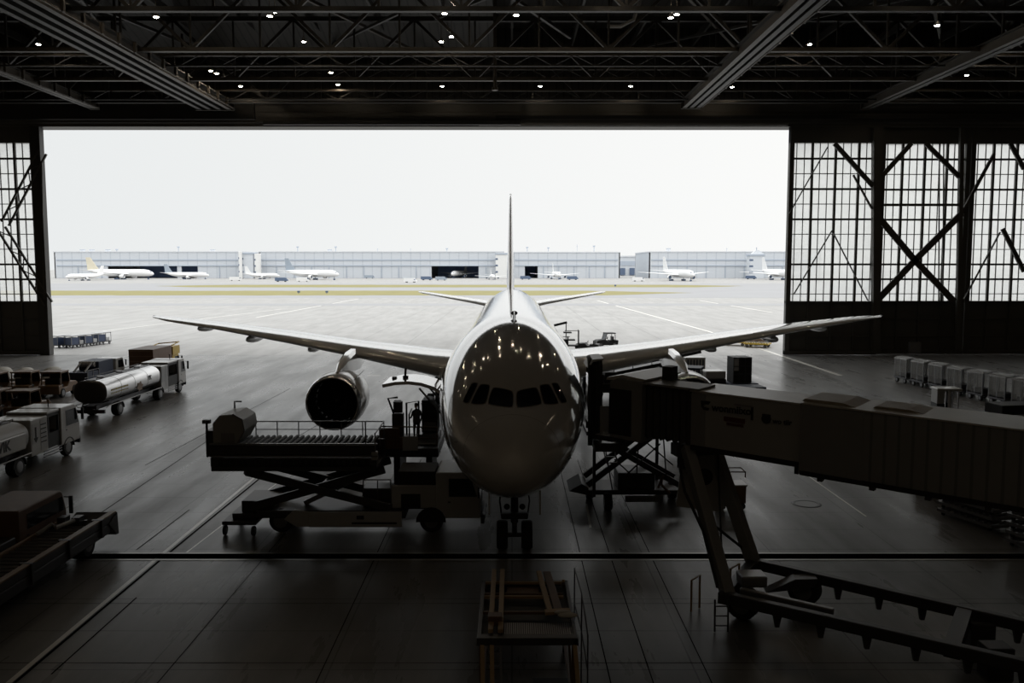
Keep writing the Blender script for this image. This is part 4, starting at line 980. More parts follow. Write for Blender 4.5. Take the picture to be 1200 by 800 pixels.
m = MB(); m.box(3.7, 22, -.18, 2.08, Z1, Z1+.05, TM); m.build('roof_plate', 'bridge_roof', tout)
m = MB(); m.prism([(3.6, Z1+.05), (5.2, Z1+.05), (4.8, Z1+.14), (3.7, Z1+.14)], 'y', .1, 1.8, TM); m.prism([(5.6, Z1+.05), (7.0, Z1+.05), (6.6, Z1+.12), (5.7, Z1+.12)], 'y', .4, 1.7, TM); m.build('roof_hatch', 'hatch_tan', tout)
m = MB(); m.box(3.7, 22, -.2, -.1, Z0-.3, Z0-.16, TM); m.box(3.7, 22, 2.0, 2.1, Z0-.3, Z0-.16, TM)
m.build('sill_beam', 'black', tout)
for i in range(7): MB().box(4.2+1.5*i, 4.35+1.5*i, -.12, .1, Z0-.42, Z0-.25, TM).build('roller_bracket', 'dark_steel', tout)
MB().box(3.5, 3.62, -.1, .1, Z0-.32, Z0-.05, TM).build('cable_hanger', 'black', tin)
# bellows between tunnel and cab
m = MB(); rings = []
for i in range(15):
    x = -1.75+1.75*i/14; k = .0 if i % 2 else .1
    rings.append([TM @ Vector(p) for p in ((x, k, Z0+k*.6), (x, 1.95-k, Z0+k*.6), (x, 1.95-k, Z1+.02-k), (x, k, Z1+.02-k))])
m.loft(rings, smooth=False); m.build('bellows', 'bellows', br)
m = MB(); m.box(-1.9, .3, -.12, 1.2, Z1+.0, Z1+.07, TM); m.build('bellows_roof', 'bridge_dark', br)
# rotating cab
m = MB(); m.prism([(-3.0, Z0-.1), (-1.75, Z0-.15), (-1.75, Z1+.1), (-2.7, Z1+.14), (-3.0, Z1-.02)], 'y', -.2, 2.6, TM); cb = m.build('cab', 'bridge_dark', br, bevel=.03)
m = MB(); m.box(-3.02, -2.15, -.23, -.2, Z0+.02, Z1-.25, TM); m.build('cab_window', 'black', cb)
m = MB(); m.prism([(-3.25, Z1+.0), (-1.7, Z1+.1), (-1.7, Z1+.16), (-2.6, Z1+.24), (-3.2, Z1+.1)], 'y', -.05, 2.7, TM); m.build('cab_roof', 'bridge_roof', cb)
m = MB(); m.box(-1.55, -1.2, .9, 1.4, Z1+.06, Z1+.55, TM); m.build('roof_vent', 'black', br)
MB().box(-3.6, -2.9, -.2, 2.7, Z0-.28, Z0-.1, TM).build('cab_floor', 'dark_steel', cb)
m = MB(); m.box(3.3, 4.0, 31.55, 31.65, 4.75, 5.8, Matrix.Translation(-BO)); m.build('side_screen', 'bridge_skin', cb, bevel=.03)
# folding canopy against the fuselage
m = MB(); rings = []
for i in range(9):
    x = .55*i/8; k = .06 if i % 2 else 0
    top = 7.55-.16*i/8-.25*(1-i/8)**2; y0, y1 = 32.2+k, 34.7-k
    pts = [(y0, 4.4), (y0, top-.55), (y0+.2, top-.2), (y0+.6, top-k), (y1-.6, top-k), (y1-.2, top-.2), (y1, top-.55), (y1, 4.4)]
    ins = [(y1-.14, 4.4), (y1-.14, top-.6), (y1-.32, top-.34), (y1-.65, top-.14-k), (y0+.65, top-.14-k), (y0+.32, top-.34), (y0+.14, top-.6), (y0+.14, 4.4)]
    rings.append([Vector((x+2.9+.14*(y-32.2)/2.5, y, z))-BO for y, z in pts+ins])
m.loft(rings, smooth=False); cn = m.build('canopy', 'bellows', br)
m = MB(); m.tube([Vector(p)-BO for p in ((2.98, 32.12, 4.2), (2.98, 32.12, 6.7), (2.98, 32.3, 7.1), (3.0, 32.8, 7.4), (3.05, 33.8, 7.4))], .09); m.build('canopy_bumper', 'black', cn)
m = MB(); m.prism([(2.92, 7.1), (3.1, 7.36), (3.5, 7.44), (3.5, 7.5), (3.1, 7.46), (2.88, 7.15)], 'y', 32.4, 34.2, Matrix.Translation(-BO)); m.build('canopy_top', 'pale_panel', cn)
m = MB(); m.box(3.1, 4.3, 31.6, 34.4, 4.05, 4.38, Matrix.Translation(-BO)); m.build('docking_floor', 'dark_steel', cn, bevel=.03)
m = MB(); m.bar(Vector((3.9, 33.0, 4.2))-BO, TM @ Vector((-2.5, 1.3, Z0-.3)), .5, .2); m.build('floor_link', 'dark_steel', cb)
m = MB(); m.tube([Vector(p)-BO for p in ((4.0, 32.6, 6.4), (4.25, 31.6, 6.1), (4.3, 31.2, 5.6), (4.0, 31.0, 5.3))], .06); m.build('cable_loop', 'pale_panel', cb)
# slanted support legs, service panel and wheeled drive frame
def B(p): return Vector(p)-BO
MB().bar(B((5.9, 28.35, Z0-.1)), B((6.62, 25.35, .95)), .36, .42).build('leg', 'bridge_dark', br, bevel=.04)
MB().bar(B((6.95, 29.3, Z0-.1)), B((8.2, 28.15, .95)), .36, .42).build('leg', 'bridge_dark', br, bevel=.04)
m = MB(); m.bar(B((5.5, 28.6, Z0-.25)), B((7.4, 29.0, Z0-.25)), .5, .4); m.cyl(B((5.9, 28.7, Z0-.5)), 'z', .25, .8); m.build('leg_head', 'dark_steel', br)
m = MB(); m.bar(B((6.6, 27.0, 2.6)), B((7.9, 28.4, 1.4)), .07); m.bar(B((7.0, 27.6, .9)), B((7.05, 28.8, 4.6)), .05); m.tube([B((5.9, 28.4, 4.7)), B((5.6, 28.0, 4.3)), B((5.7, 27.6, 3.6)), B((6.1, 26.6, 2.6)), B((6.3, 25.4, 1.2))], .05); m.build('cable_run', 'black', br)
m = MB(); m.prism([(5.7, 2.7), (7.3, 2.5), (7.6, 3.2), (7.2, 4.55), (5.9, 4.7)], 'y', 29.0, 29.08, Matrix.Translation(-BO)); pn = m.build('service_panel', 'bridge_skin', br)
m = MB(); m.lathe([(.26, -.015), (.30, 0), (.26, .015)], B((6.65, 28.98, 3.75)), 'y', 20)
m.bar(B((6.5, 28.97, 3.65)), B((6.8, 28.97, 3.9)), .05); m.bar(B((6.55, 28.97, 3.9)), B((6.78, 28.97, 3.62)), .05); m.bar(B((6.5, 28.97, 3.78)), B((6.8, 28.97, 3.76)), .04); m.build('emblem', 'ink', pn)
a0, a1, b0, b1 = (6.5, 25.25, .95), (13.9, 20.1, .95), (8.2, 28.25, .95), (15.6, 22.2, .95)
for p, q in ((a0, a1), (b0, b1)):
    MB().bar(B(p), B(q), .28, .34).build('frame_beam', 'dark_steel', br, bevel=.03)
    d = (Vector(q)-Vector(p)).normalized()
    for k in range(6):
        c = Vector(p)+d*(1.6+1.25*k)
        m = MB(); m.prism([(-.14, 0), (.14, 0), (.06, -.42), (-.06, -.42)], 'y', -.05, .05, Matrix.Translation(c+Vector((0, 0, -.12))-BO)); m.build('hanger_bracket', 'dark_steel', br)
MB().bar(B((6.4, 25.1, .95)), B((8.3, 28.4, .95)), .34, .36).build('cross_beam', 'dark_steel', br, bevel=.03)
MB().bar(B((7.0, 25.4, 1.1)), B((9.3, 23.9, 1.05)), .2, .2).build('inner_rail', 'steel', br, bevel=.03)
MB().bar(B((11.6, 21.7, .9)), B((13.2, 24.1, .9)), .4, .4).build('cross_beam', 'dark_steel', br)
for c in ((7.25, 25.95, .52), (9.55, 27.05, .52)):
    w = wheel(br, Vector((0, 0, 0)), 'x', .52, .5); w.location = B(c); w.rotation_euler = (0, 0, RZ+PI/2)
for c in ((13.0, 22.1), (13.4, 23.7)):
    m = MB(); m.box(c[0]-.35, c[0]+.35, c[1]-.3, c[1]+.3, 0, .9, Matrix.Translation(-BO)); m.build('pedestal', 'dark_steel', br, bevel=.04)
m = MB(); m.prism([(0, -.1), (1.5, .15), (1.6, .45), (.9, .4)], 'y', -.25, .25, Matrix.Translation(B((8.2, 26.9, .62))) @ Matrix.Rotation(RZ*.2, 4, 'Z')); m.build('tow_tongue', 'dark_steel', br, bevel=.02)
m = MB(); m.box(7.1, 7.9, 25.6, 26.3, 1.1, 1.45, Matrix.Translation(-BO)); m.build('drive_motor', 'steel', br, bevel=.05)
m = MB()
for x in (6.12, 6.52): m.tube([B((x, 24.9, .02)), B((x, 24.95, 1.0))], .03, 6)
for z in (.2, .5, .8): m.tube([B((6.12, 24.92, z)), B((6.52, 24.92, z))], .022, 6)
m.build('step_ladder_frame', 'dark_steel', br)
m = MB(); m.tube([B((5.72, 26.4, .02)), B((5.72, 26.4, 1.05)), B((6.05, 26.7, 1.1)), B((6.05, 26.7, .02))], .035, 6); m.build('hoop_rail', 'ply', br)
m = MB(); m.tube([B((6.9, 26.2, 1.0)), B((6.9, 26.2, 1.5)), B((7.25, 26.5, 1.55)), B((7.25, 26.5, 1.1))], .035, 6); m.build('hoop_rail', 'ply', br)

# scissor work platform behind the bridge
t = thing('scissor_work_platform', 'wheeled scissor work platform standing behind the bridge beside the nose', 'work platform', (5.6, 39.6, 0))
OP = Matrix.Translation(-Vector((5.6, 39.6, 0)))
def W5(p): return Vector(p)-Vector((5.6, 39.6, 0))
m = MB(); m.box(3.4, 7.9, 38.6, 40.6, .5, .72, OP); m.box(4.9, 6.6, 38.7, 40.4, .72, 1.5, OP); m.prism([(2.6, .75), (3.5, .55), (3.5, .9), (3.2, 1.1)], 'y', 38.3, 40.3, OP); m.build('base', 'dark_steel', t, bevel=.03)
MB().box(5.2, 6.8, 38.3, 38.5, .25, .5, OP).build('outrigger_plate', 'steel', t)
for x, y in ((3.7, 39.9), (7.6, 39.8), (4.35, 37.9), (7.2, 41)): wheel(t, W5((x, y, .4)), 'x', .4, .34)
for y in (38.7, 40.4):
    MB().bar((3.6, y, 3.3), (7.8, y, .9), .14, .26, OP).build('scissor_arm', 'dark_steel', t); MB().bar((3.5, y+.15, .9), (6.6, y+.15, 3.3), .14, .26, OP).build('scissor_arm', 'dark_steel', t)
for x, y in ((3.75, 38.3), (7.0, 40.6)): MB().bar((x, y, .5), (x, y, 3.4), .14, .14, OP).build('mast', 'dark_steel', t)
for a, b in (((5.2, 38.5, 3.2), (6.9, 38.5, 3.5)), ((5.8, 38.5, 3.3), (5.7, 38.5, 1.0)), ((6.0, 38.6, 3.1), (7.4, 38.6, 1.9)), ((4.2, 38.4, 3.1), (4.6, 38.4, .8)), ((4.7, 38.5, 2.2), (6.3, 38.5, .7)), ((6.9, 38.5, 3.5), (7.1, 38.5, 1.2)), ((5.0, 38.6, 1.2), (6.8, 38.6, 2.9))):
    MB().bar(a, b, .06, .06, OP).build('brace_rod', 'dark_steel', t)
m = MB()
for sx in (0, .5): m.bar((4.05+sx, 38.8, 3.3), (4.3+sx, 38.2, 2.1), .05, .05, OP)
for k in range(6): f = k/5; m.bar((4.05+.25*f, 38.8-.6*f, 3.3-1.2*f), (4.55+.25*f, 38.8-.6*f, 3.3-1.2*f), .05, .05, OP)
m.build('ladder_frame', 'steel', t)
m = MB(); m.box(3.4, 7.7, 38.4, 40.8, 3.3, 3.5, OP); m.build('platform_deck', 'dark_steel', t, bevel=.02)
m = MB(); m.tube([W5((6.7, 38.4, .9)), W5((6.9, 38.2, 1.5)), W5((6.8, 38.1, 1.1)), W5((7.2, 38.1, .7))], .06); m.build('hose_run', 'orange_brown', t)

# tool cart behind the legs
t = thing('tool_cart', 'small brown tool cart with push handle behind the bridge legs', 'cart', (10.05, 38.3, 0))
m = MB(); m.box(-.7, .55, -.45, .45, .3, 1.1); m.build('body', 'orange_brown', t, bevel=.03)
m = MB(); m.box(-.74, .59, -.49, .49, 1.1, 1.16); m.build('lid', 'bridge_roof', t, bevel=.02)
m = MB(); m.tube([(-.6, -.4, 1.16), (-.6, -.4, 1.75), (.5, -.4, 1.75)], .03, 6); m.tube([(-.6, .4, 1.16), (-.6, .4, 1.75), (.5, .4, 1.75), (.5, -.4, 1.75), (.5, -.4, 1.5)], .03, 6); m.build('push_handle', 'brown_box', t)
for x in (-.5, .4):
    for y in (-.35, .35): wheel(t, (x, y, .16), 'y', .16, .1, 'castor', n=12)
# floor hatch with a dark rim
t = structure(MB().lathe([(.5, .004), (.52, .012), (.66, .012), (.68, .0)], G(945, 590), 'z', 28, caps=False).build('floor_plate', 'dark_steel'))

# ------------------------------------------------------------------ baggage carts with clear curtains along the right door leaf
def bag_cart(label, loc, rz):
    t = thing('baggage_cart', label, 'baggage cart', loc, rz, 'curtained baggage carts by the hangar door')
    m = MB(); m.box(-.8, .8, -.98, .98, .42, .56); m.bar((0, .98, .48), (0, 1.45, .3), .07); m.build('bed', 'dark_steel', t, bevel=.02)
    m = MB()
    for x in (-.75, .75):
        for y in (-.93, 0, .93): m.bar((x, y, .5), (x, y, 2.3), .06)
        m.bar((x, -.95, 2.28), (x, .95, 2.28), .05)
    for y in (-.93, .93): m.bar((-.75, y, 2.28), (.75, y, 2.28), .05)
    m.build('roof_post_frame', 'steel', t)
    m = MB(); m.loft([[Vector((.82*math.cos(a), y, 2.25+.22*max(0, math.sin(a)))) for a in [PI*k/10 for k in range(11)]]+[Vector((.82*math.cos(a), y, 2.21+.22*max(0, math.sin(a)))) for a in [PI*(10-k)/10 for k in range(11)]] for y in (-1.0, 1.0)]); m.build('canopy', 'clear_curtain', t)
    for sx in (-1, 1):
        m = MB(); v = []; n = 16
        for i in range(n+1):
            y = -.95+1.9*i/n; w = .025*math.sin(i*2.1)
            v += [(sx*(.79+w), y, .62+.12*abs(math.sin(i*.6))), (sx*.79, y, 2.24)]
        m.add(v, [(2*i, 2*i+2, 2*i+3, 2*i+1) for i in range(n)], None, True); m.build('side_curtain', 'clear_curtain', t)
    MB().box(-.74, .74, -.96, -.93, .56, 2.25).build('end_panel', 'clear_curtain', t)
    MB().box(-.6, .5, -.7, .5, .56, .95).build('stowed_net', 'fabric_dark', t, bevel=.05)
    for y in (-.62, .62):
        for sx in (-1, 1): wheel(t, (sx*.66, y, .24), 'x', .24, .16, n=14)
    return t
p0, p1 = Vector((37.6, 80.5, 0)), Vector((40.4, 60.2, 0)); dd = (p1-p0).normalized(); rz = math.atan2(-dd.x, dd.y)
order = ['outermost', 'second', 'third', 'fourth', 'fifth', 'sixth', 'seventh', 'eighth']
b0 = None
for i in range(8):
    p = p0+dd*(2.62*i); lab = f'baggage cart with clear plastic curtains, {order[i]} in the train from the glazed door leaf'
    if b0 is None: b0 = bag_cart(lab, p, rz)
    else: dup(b0, p, rz, lab)
# pale canopied tractor and low trailer beside the carts
tp = thing('ground_power_cart', 'pale silver ground cart with a white top beside the baggage carts', 'service cart', (32.6, 63.5, 0), -.1)
m = MB(); m.box(-.9, .9, -.7, .7, 1.75, 1.95); m.build('top_cover', 'white_truck', tp, bevel=.06)
m = MB(); m.box(-.85, -.35, -.6, .6, .8, 1.75); m.build('pale_panel', 'pale_panel', tp, bevel=.03)
m = MB(); m.box(-.85, -.3, -.6, .6, .3, .8); m.build('lower_box', 'black', tp)
m = MB(); m.cyl((.15, -.2, 1.0), 'z', .25, 1.5); m.cyl((.7, -.5, 1.0), 'z', .05, 1.5); m.cyl((.7, .5, 1.0), 'z', .05, 1.5); m.build('silver_cylinder', 'lip_metal', tp)
MB().box(-.9, .9, -.7, .7, .22, .32).build('bed', 'dark_steel', tp)
for y in (-.5, .5):
    for sx in (-1, 1): wheel(tp, (sx*.7, y, .16), 'x', .16, .12, n=12)
tp = thing('flatbed_trailer', 'black low trailer with a curved pale guard in front of the baggage carts', 'trailer', (36.9, 60.6, 0), .15)
MB().box(-2.6, 2.6, -.9, .9, .55, 1.25).build('bed', 'black', tp, bevel=.03)
MB().tube([(-2.2, -1.0, .5), (-.8, -1.05, .55), (.8, -1.1, .5), (2.4, -1.1, .28)], .07).build('guard_rail', 'pale_panel', tp)
for x in (-1.8, 1.8):
    for sy in (-1, 1): wheel(tp, (x, sy*.7, .28), 'y', .28, .2, n=14)

# racks of stacked equipment under the bridge tunnel
def dolly_stack(label, loc, rz, n, orange):
    t = thing('dolly_stack', label, 'equipment stack', loc, rz, 'equipment stacks under the bridge tunnel')
    for k in range(n):
        m = MB(); z = .22+.34*k
        for y in (-1.4, 1.4): m.bar((-.9, y, z), (.9, y, z), .12)
        for x in (-.9, 0, .9): m.bar((x, -1.4, z), (x, 1.4, z), .12)
        o = m.build('dolly_frame', 'steel', t)
        m = MB()
        for j in range(9): m.cyl((0, -1.2+.3*j, z+.09), 'x', .05, 1.7, 8)
        m.build('roller_grate', 'steel', o)
        for x in (-.8, .8):
            for y in (-1.2, 1.2): MB().cyl((x, y, z-.14), 'y', .08, .08, 10).build('castor', 'rubber', o)
    if orange:
        m = MB(); m.box(-.1, .7, -.5, .4, .3+.34*n, .75+.34*n); m.box(-.6, -.15, .2, .8, .3+.34*n, .6+.34*n); m.build('parts_box', 'orange_brown', t, bevel=.04)
    return t
dolly_stack('stack of steel roller dollies with an orange parts box under the bridge tunnel', (20.3, 36.2, 0), .35, 3, True)
dolly_stack('tall stack of steel roller dollies cut by the frame edge under the tunnel', (20.9, 32.0, 0), .3, 4, False)
dolly_stack('stack of steel roller dollies furthest along under the tunnel', (21.0, 40.0, 0), .35, 3, False)

# things on the floor beyond the wing
t = thing('cargo_container', 'tall dark cargo container with clear corner panel beyond the engine pylon', 'container', (20.5, 76.5, .62), .1, 'containers beyond the bridge')
m = MB(); m.box(-.85, .85, -.8, .8, 0, 2.3); s = m.build('shell', 'black', t, bevel=.03)
m = MB(); m.box(-.78, -.35, -.82, -.8, 1.1, 2.2); m.build('clear_panel', 'pale_panel', s)
m = MB()
for x in (-.82, -.3, .25, .82): m.bar((x, -.82, 0), (x, -.82, 2.3), .06)
for z in (.05, .8, 1.5, 2.25): m.bar((-.85, -.82, z), (.85, -.82, z), .06)
m.build('edge_frame', 'dark_steel', s)
t = thing('container_dolly', 'dark container dolly carrying the tall dark container', 'dolly', (20.6, 76.4, 0), .1)
MB().box(-1.3, 1.3, -1.0, 1.0, .35, .6).build('bed', 'navy', t)
for x in (-.9, .9):
    for y in (-.8, .8): wheel(t, (x, y, .2), 'y', .2, .14, n=12)
t = thing('baggage_dolly', 'dark dolly with low side wall in front of the containers', 'dolly', (19.8, 71.5, 0), .1)
MB().box(-1.4, 1.4, -.9, .9, .4, .95).build('bed', 'navy', t, bevel=.03)
for x in (-1, 1):
    for y in (-.7, .7): wheel(t, (x, y, .22), 'y', .22, .14, n=12)
t = thing('cargo_container', 'white striped cargo container beyond the pylon of the bridge-side engine', 'container', (17.7, 83.0, 0), .1, 'containers beyond the bridge')
m = MB(); m.box(-1.0, 1.0, -.8, .8, .1, 2.2); s = m.build('shell', 'white_truck', t, bevel=.03)
m = MB()
for k in range(6): m.box(-.8+.3*k, -.68+.3*k, -.83, -.8, .5, 2.0)
m.build('stripe_marking', 'navy', s)
MB().box(-1, 1, -.8, .8, 0, .1).build('base', 'dark_steel', t)
t = thing('luggage_trailer', 'low dark luggage trailer with a white load beside the striped container', 'trailer', (17.9, 75.0, 0), .1)
MB().box(-1.1, .8, -.9, .9, .45, 1.15).build('bed', 'black', t, bevel=.03); MB().box(-1.0, .8, -.8, .8, 1.15, 1.85).build('wrapped_load', 'white_truck', t, bevel=.1)
for x in (-.8, .6):
    for y in (-.7, .7): wheel(t, (x, y, .24), 'y', .24, .14, n=12)
# dark ground equipment seen under the wing
def belt_loader(label, loc, rz):
    t = thing('belt_loader', label, 'belt loader', loc, rz, 'belt loaders under the wing')
    m = MB(); m.box(-2.4, 2.2, -.8, .8, .45, 1.05); m.box(-2.3, -1.2, -.75, .75, 1.05, 1.5); m.build('body', 'black', t, bevel=.05)
    m = MB(); m.bar((-3.0, .2, 1.1), (3.4, .2, 2.3), .9, .22); m.build('belt_boom', 'dark_steel', t)
    m = MB(); m.bar((-2.9, -.25, 1.45), (3.3, -.25, 2.65), .05)
    for k in range(6): f = k/5; m.bar((-2.9+6.2*f, -.25, 1.2+1.2*f), (-2.9+6.2*f, -.25, 1.5+1.2*f), .05)
    m.build('handrail_frame', 'pale_panel', t)
    MB().box(-1.1, -.3, -.7, .1, 1.05, 1.75).build('driver_seat', 'black', t, bevel=.05)
    for x in (-1.6, 1.5):
        for y in (-.7, .7): wheel(t, (x, y, .4), 'y', .4, .25, n=14)
    return t
bl = belt_loader('dark belt loader parked under the wing near the bridge', (9.0, 71.0, 0), .1); bl.scale = (1.3,)*3
dup(bl, (12.6, 77.5, 0), .15, 'dark belt loader under the wing, further out by the pylon', scale=1.4)
t = tractor('dark tow tractor under the wing next to the belt loaders', (14.6, 72.0, 0), 'navy', 1.2, True, 'tractors under the wing'); t.scale = (1.3,)*3
dup(t, (14.4, 85.5, 0), 1.4, 'dark tow tractor under the wing beside the outer belt loader')
# things on the apron
t = thing('boom_mast', 'thin mast with a short dark crossbar beside the equipment rack', 'mast', (6.9, 108.5, 0))
MB().tube([(0, 0, 0), (0, 0, 3.9)], .06).build('pole', 'dark_steel', t); MB().bar((-1.55, 0, 3.5), (.1, 0, 3.9), .28).build('crossbar', 'black', t); MB().box(-.5, .5, -.5, .5, 0, .25).build('base', 'dark_steel', t)
t = thing('equipment_rack', 'dark open steel rack with staggered shelves on the apron beside the fuselage', 'rack', (6.9, 97, 0))
m = MB()
for x, h in ((-1.3, 2.6), (-.5, 3.0), (.72, 3.75)): m.bar((x, 0, 0), (x, 0, h), .09); m.bar((x, .9, 0), (x, .9, h), .09)
for x0, x1, z in ((-.9, .72, 3.7), (-1.1, -.3, 3.0), (-1.3, .1, 2.6)): m.bar((x0, 0, z), (x1, 0, z), .07)
for y in (0, .9): m.bar((-1.3, y, .3), (.72, y, .3), .08)
for x in (-1.3, .72): m.bar((x, 0, .3), (x, .9, .3), .08)
m.build('post_frame', 'dark_steel', t)
for x0, x1, z in ((-1.4, .75, .7), (-1.3, .4, 1.3), (-1.3, .75, 1.9), (-1.2, .3, 2.55), (-1.0, -.1, 3.4)): MB().box(x0, x1, -.05, .95, z, z+.14).build('shelf', 'black', t)
MB().box(-1.0, -.5, .1, .7, 2.05, 2.5).build('stowed_box', 'dark_steel', t)
for i, ((px, py), lab) in enumerate((((690, 413), 'small dark tow tractor on the apron just above the wing root'), ((712, 408), 'small dark tow tractor on the apron, the one further out above the wing'))):
    g = G(px, py); tractor(lab, (g.x, g.y+2, 0), 'black', 1.3+i*.5, i == 1, 'tractors beyond the wing')
# yellow dollies by the door edge
def pallet_dolly(label, loc, rz):
    t = thing('pallet_dolly', label, 'dolly', loc, rz, 'yellow pallet dollies outside the door')
    m = MB(); m.box(-1.6, 1.6, -1.2, 1.2, .42, .62); m.build('bed', 'yellow', t)
    m = MB()
    for k in range(9): m.cyl((-1.4+.35*k, 0, .66), 'y', .06, 2.2, 8)
    m.build('roller_grate', 'dark_steel', t)
    for x in (-1.2, 1.2):
        for y in (-1, 1): wheel(t, (x, y, .22), 'y', .22, .16, n=12)
    return t
y0 = pallet_dolly('yellow pallet dolly outside the door edge, the outer of two', (31.3, 119, 0), -.5)
dup(y0, (33.6, 116.2, 0), -.5, 'yellow pallet dolly outside the door edge, the one nearer the leaf')
t = thing('belt_loader', 'yellow and brown belt loader partly behind the door leaf edge', 'belt loader', (34.8, 119.5, 0), .3)
m = MB(); m.box(-1.5, 1.5, -.8, .8, .45, 1.1); m.build('body', 'orange_brown', t, bevel=.05); MB().bar((-2.2, 0, 1.0), (2.2, 0, 2.4), .8, .2).build('belt_boom', 'pale_panel', t)
for x in (-1, 1):
    for y in (-.7, .7): wheel(t, (x, y, .35), 'y', .35, .22, n=12)
# blue baggage carts outside, left of the door
def blue_cart(label, loc, rz):
    t = thing('baggage_cart', label, 'baggage cart', loc, rz, 'blue baggage carts on the apron')
    MB().box(-1.5, 1.5, -.8, .8, .42, .56).build('bed', 'dark_steel', t)
    m = MB(); m.box(-1.45, .2, -.75, .75, .56, 1.75); m.build('side_panel', 'blue', t, bevel=.03)
    m = MB(); m.box(-1.5, 1.5, -.82, .82, 2.0, 2.1); m.build('canopy', 'pale_panel', t)
    m = MB()
    for x in (-1.45, .25, 1.45):
        for y in (-.76, .76): m.bar((x, y, .5), (x, y, 2.0), .07)
        m.bar((x, -.76, 1.97), (x, .76, 1.97), .06)
    for y in (-.76, .76): m.bar((-1.45, y, 1.97), (1.45, y, 1.97), .06)
    m.build('roof_post_frame', 'steel', t)
    MB().box(.5, 1.3, -.6, .6, .56, 1.2).build('suitcase_load', 'pale_panel', t, bevel=.05)
    for x in (-1.1, 1.1):
        for y in (-.7, .7): wheel(t, (x, y, .24), 'y', .24, .16, n=12)
    return t
spots = [((72, 407), 'closest to the door leaf'), ((88, 407), 'second from the door leaf'), ((104, 405), 'third from the door leaf'), ((119, 403), 'outermost, furthest from the leaf')]
bc = None
for i, ((px, py), w) in enumerate(spots):
    g = G(px, py); lab = 'blue and grey baggage cart on the apron, '+w
    if bc is None: bc = blue_cart(lab, g, 1.25); bc.scale = (.8,)*3
    else: dup(bc, g, 1.25, lab, scale=.8)

# ------------------------------------------------------------------ person on the loader deck
def person(loc, rz, label):
    t = thing('person', label, 'person', loc, rz)
    J = dict(pel=(0, 0, .95), sp=(0, .01, 1.15), ch=(0, 0, 1.36), nk=(0, .01, 1.5), hd0=(0, .02, 1.57))
    V, E_, Rr = [], [], []
    def v(p, r): V.append(p); Rr.append(r); return len(V)-1
    pel = v((0, 0, .95), .15); sp = v((0, 0, 1.12), .135); ch = v((0, 0, 1.34), .16); nk = v((0, .01, 1.49), .06); h0 = v((0, .03, 1.56), .07)
    E_ += [(pel, sp), (sp, ch), (ch, nk), (nk, h0)]
    for s, (ex, ey, ez), (wx, wy, wz) in ((-1, (-.27, .02, 1.14), (-.2, .26, 1.08)), (1, (.27, 0, 1.12), (.26, .12, .88))):
        sh = v((s*.19, 0, 1.42), .065); el = v((ex, ey, ez), .043); wr = v((wx, wy, wz), .03); E_ += [(ch, sh), (sh, el), (el, wr)]
        d = (Vector((wx, wy, wz))-Vector((ex, ey, ez))).normalized(); side = Vector((1, 0, 0)); side = (side-d*side.dot(d)).normalized(); up = d.cross(side)
        pm = v(tuple(Vector((wx, wy, wz))+d*.05), .03); E_.append((wr, pm))
        for k, (o, l) in enumerate(((-.03, .07), (-.01, .08), (.012, .075), (.033, .06))):
            a = Vector((wx, wy, wz))+d*.09+side*o; f1 = v(tuple(a), .011); f2 = v(tuple(a+d*l*.5-up*.01), .009); f3 = v(tuple(a+d*l*.8-up*.035), .008); E_ += [(pm, f1), (f1, f2), (f2, f3)]
        th = v(tuple(Vector((wx, wy, wz))+d*.05-side*s*.04), .011); t2_ = v(tuple(Vector((wx, wy, wz))+d*.09-side*s*.06), .009); E_ += [(pm, th), (th, t2_)]
    for s in (-1, 1):
        hp = v((s*.1, 0, .88), .105); kn = v((s*.11, .03, .5), .065); an = v((s*.11, -.01, .09), .042); to = v((s*.12, .15, .04), .035); E_ += [(pel, hp), (hp, kn), (kn, an), (an, to)]
    me = bpy.data.meshes.new('body'); me.from_pydata(V, E_, []); o = bpy.data.objects.new('body', me); COL.objects.link(o); o.parent = t
    sk = o.modifiers.new('skin', 'SKIN'); sl = me.skin_vertices[0].data
    for i, r in enumerate(Rr): sl[i].radius = (r, r*.85); sl[i].use_root = (i == 0)
    o.modifiers.new('smooth', 'SUBSURF').levels = 1; o.modifiers['smooth'].render_levels = 1
    me.materials.append(MATS['fabric_dark'])
    m = MB(); m.loft([[Vector((rx*math.cos(a), .035+yo+ry*math.sin(a), z)) for a in [2*PI*k/16 for k in range(16)]] for z, rx, ry, yo in ((1.555, .03, .035, .02), (1.575, .05, .065, .015), (1.61, .064, .08, .008), (1.66, .073, .09, 0), (1.71, .076, .095, -.005), (1.75, .068, .088, -.008), (1.785, .045, .06, -.01), (1.797, .01, .015, -.01))])
    hd = m.build('head', 'skin', t)
    m = MB(); m.prism([(.115, 1.69), (.15, 1.645), (.12, 1.64)], 'x', -.013, .013); m.build('nose', 'skin', hd)
    for s in (-1, 1): MB().ball((s*.03, .118, 1.69), .011, .008, .007, 8, 6).build('eye', 'black', hd); MB().ball((s*.077, .03, 1.67), .012, .022, .032, 8, 6).build('ear', 'skin', hd)
    MB().box(-.024, .024, .108, .116, 1.606, 1.614).build('mouth', 'ink_red', hd)
    m = MB(); m.loft([[Vector((rx*math.cos(a), .02+ry*math.sin(a), z)) for a in [2*PI*k/16 for k in range(16)]] for z, rx, ry in ((1.69, .08, .092), (1.74, .08, .1), (1.785, .06, .078), (1.81, .012, .015))]); m.build('hair', 'hair', t)
    m = MB(); m.loft([[Vector((rx*math.cos(a), ry*math.sin(a), z)) for a in [2*PI*k/20 for k in range(20)]] for z, rx, ry in ((.92, .185, .15), (1.1, .17, .14), (1.3, .2, .155), (1.42, .19, .135), (1.47, .11, .09))], caps=False); m.build('work_vest', 'vest', t)
    return t
person((-4.45, 39.3, 2.87), .6, 'person in dark work clothes standing on the loader deck under the cargo door')

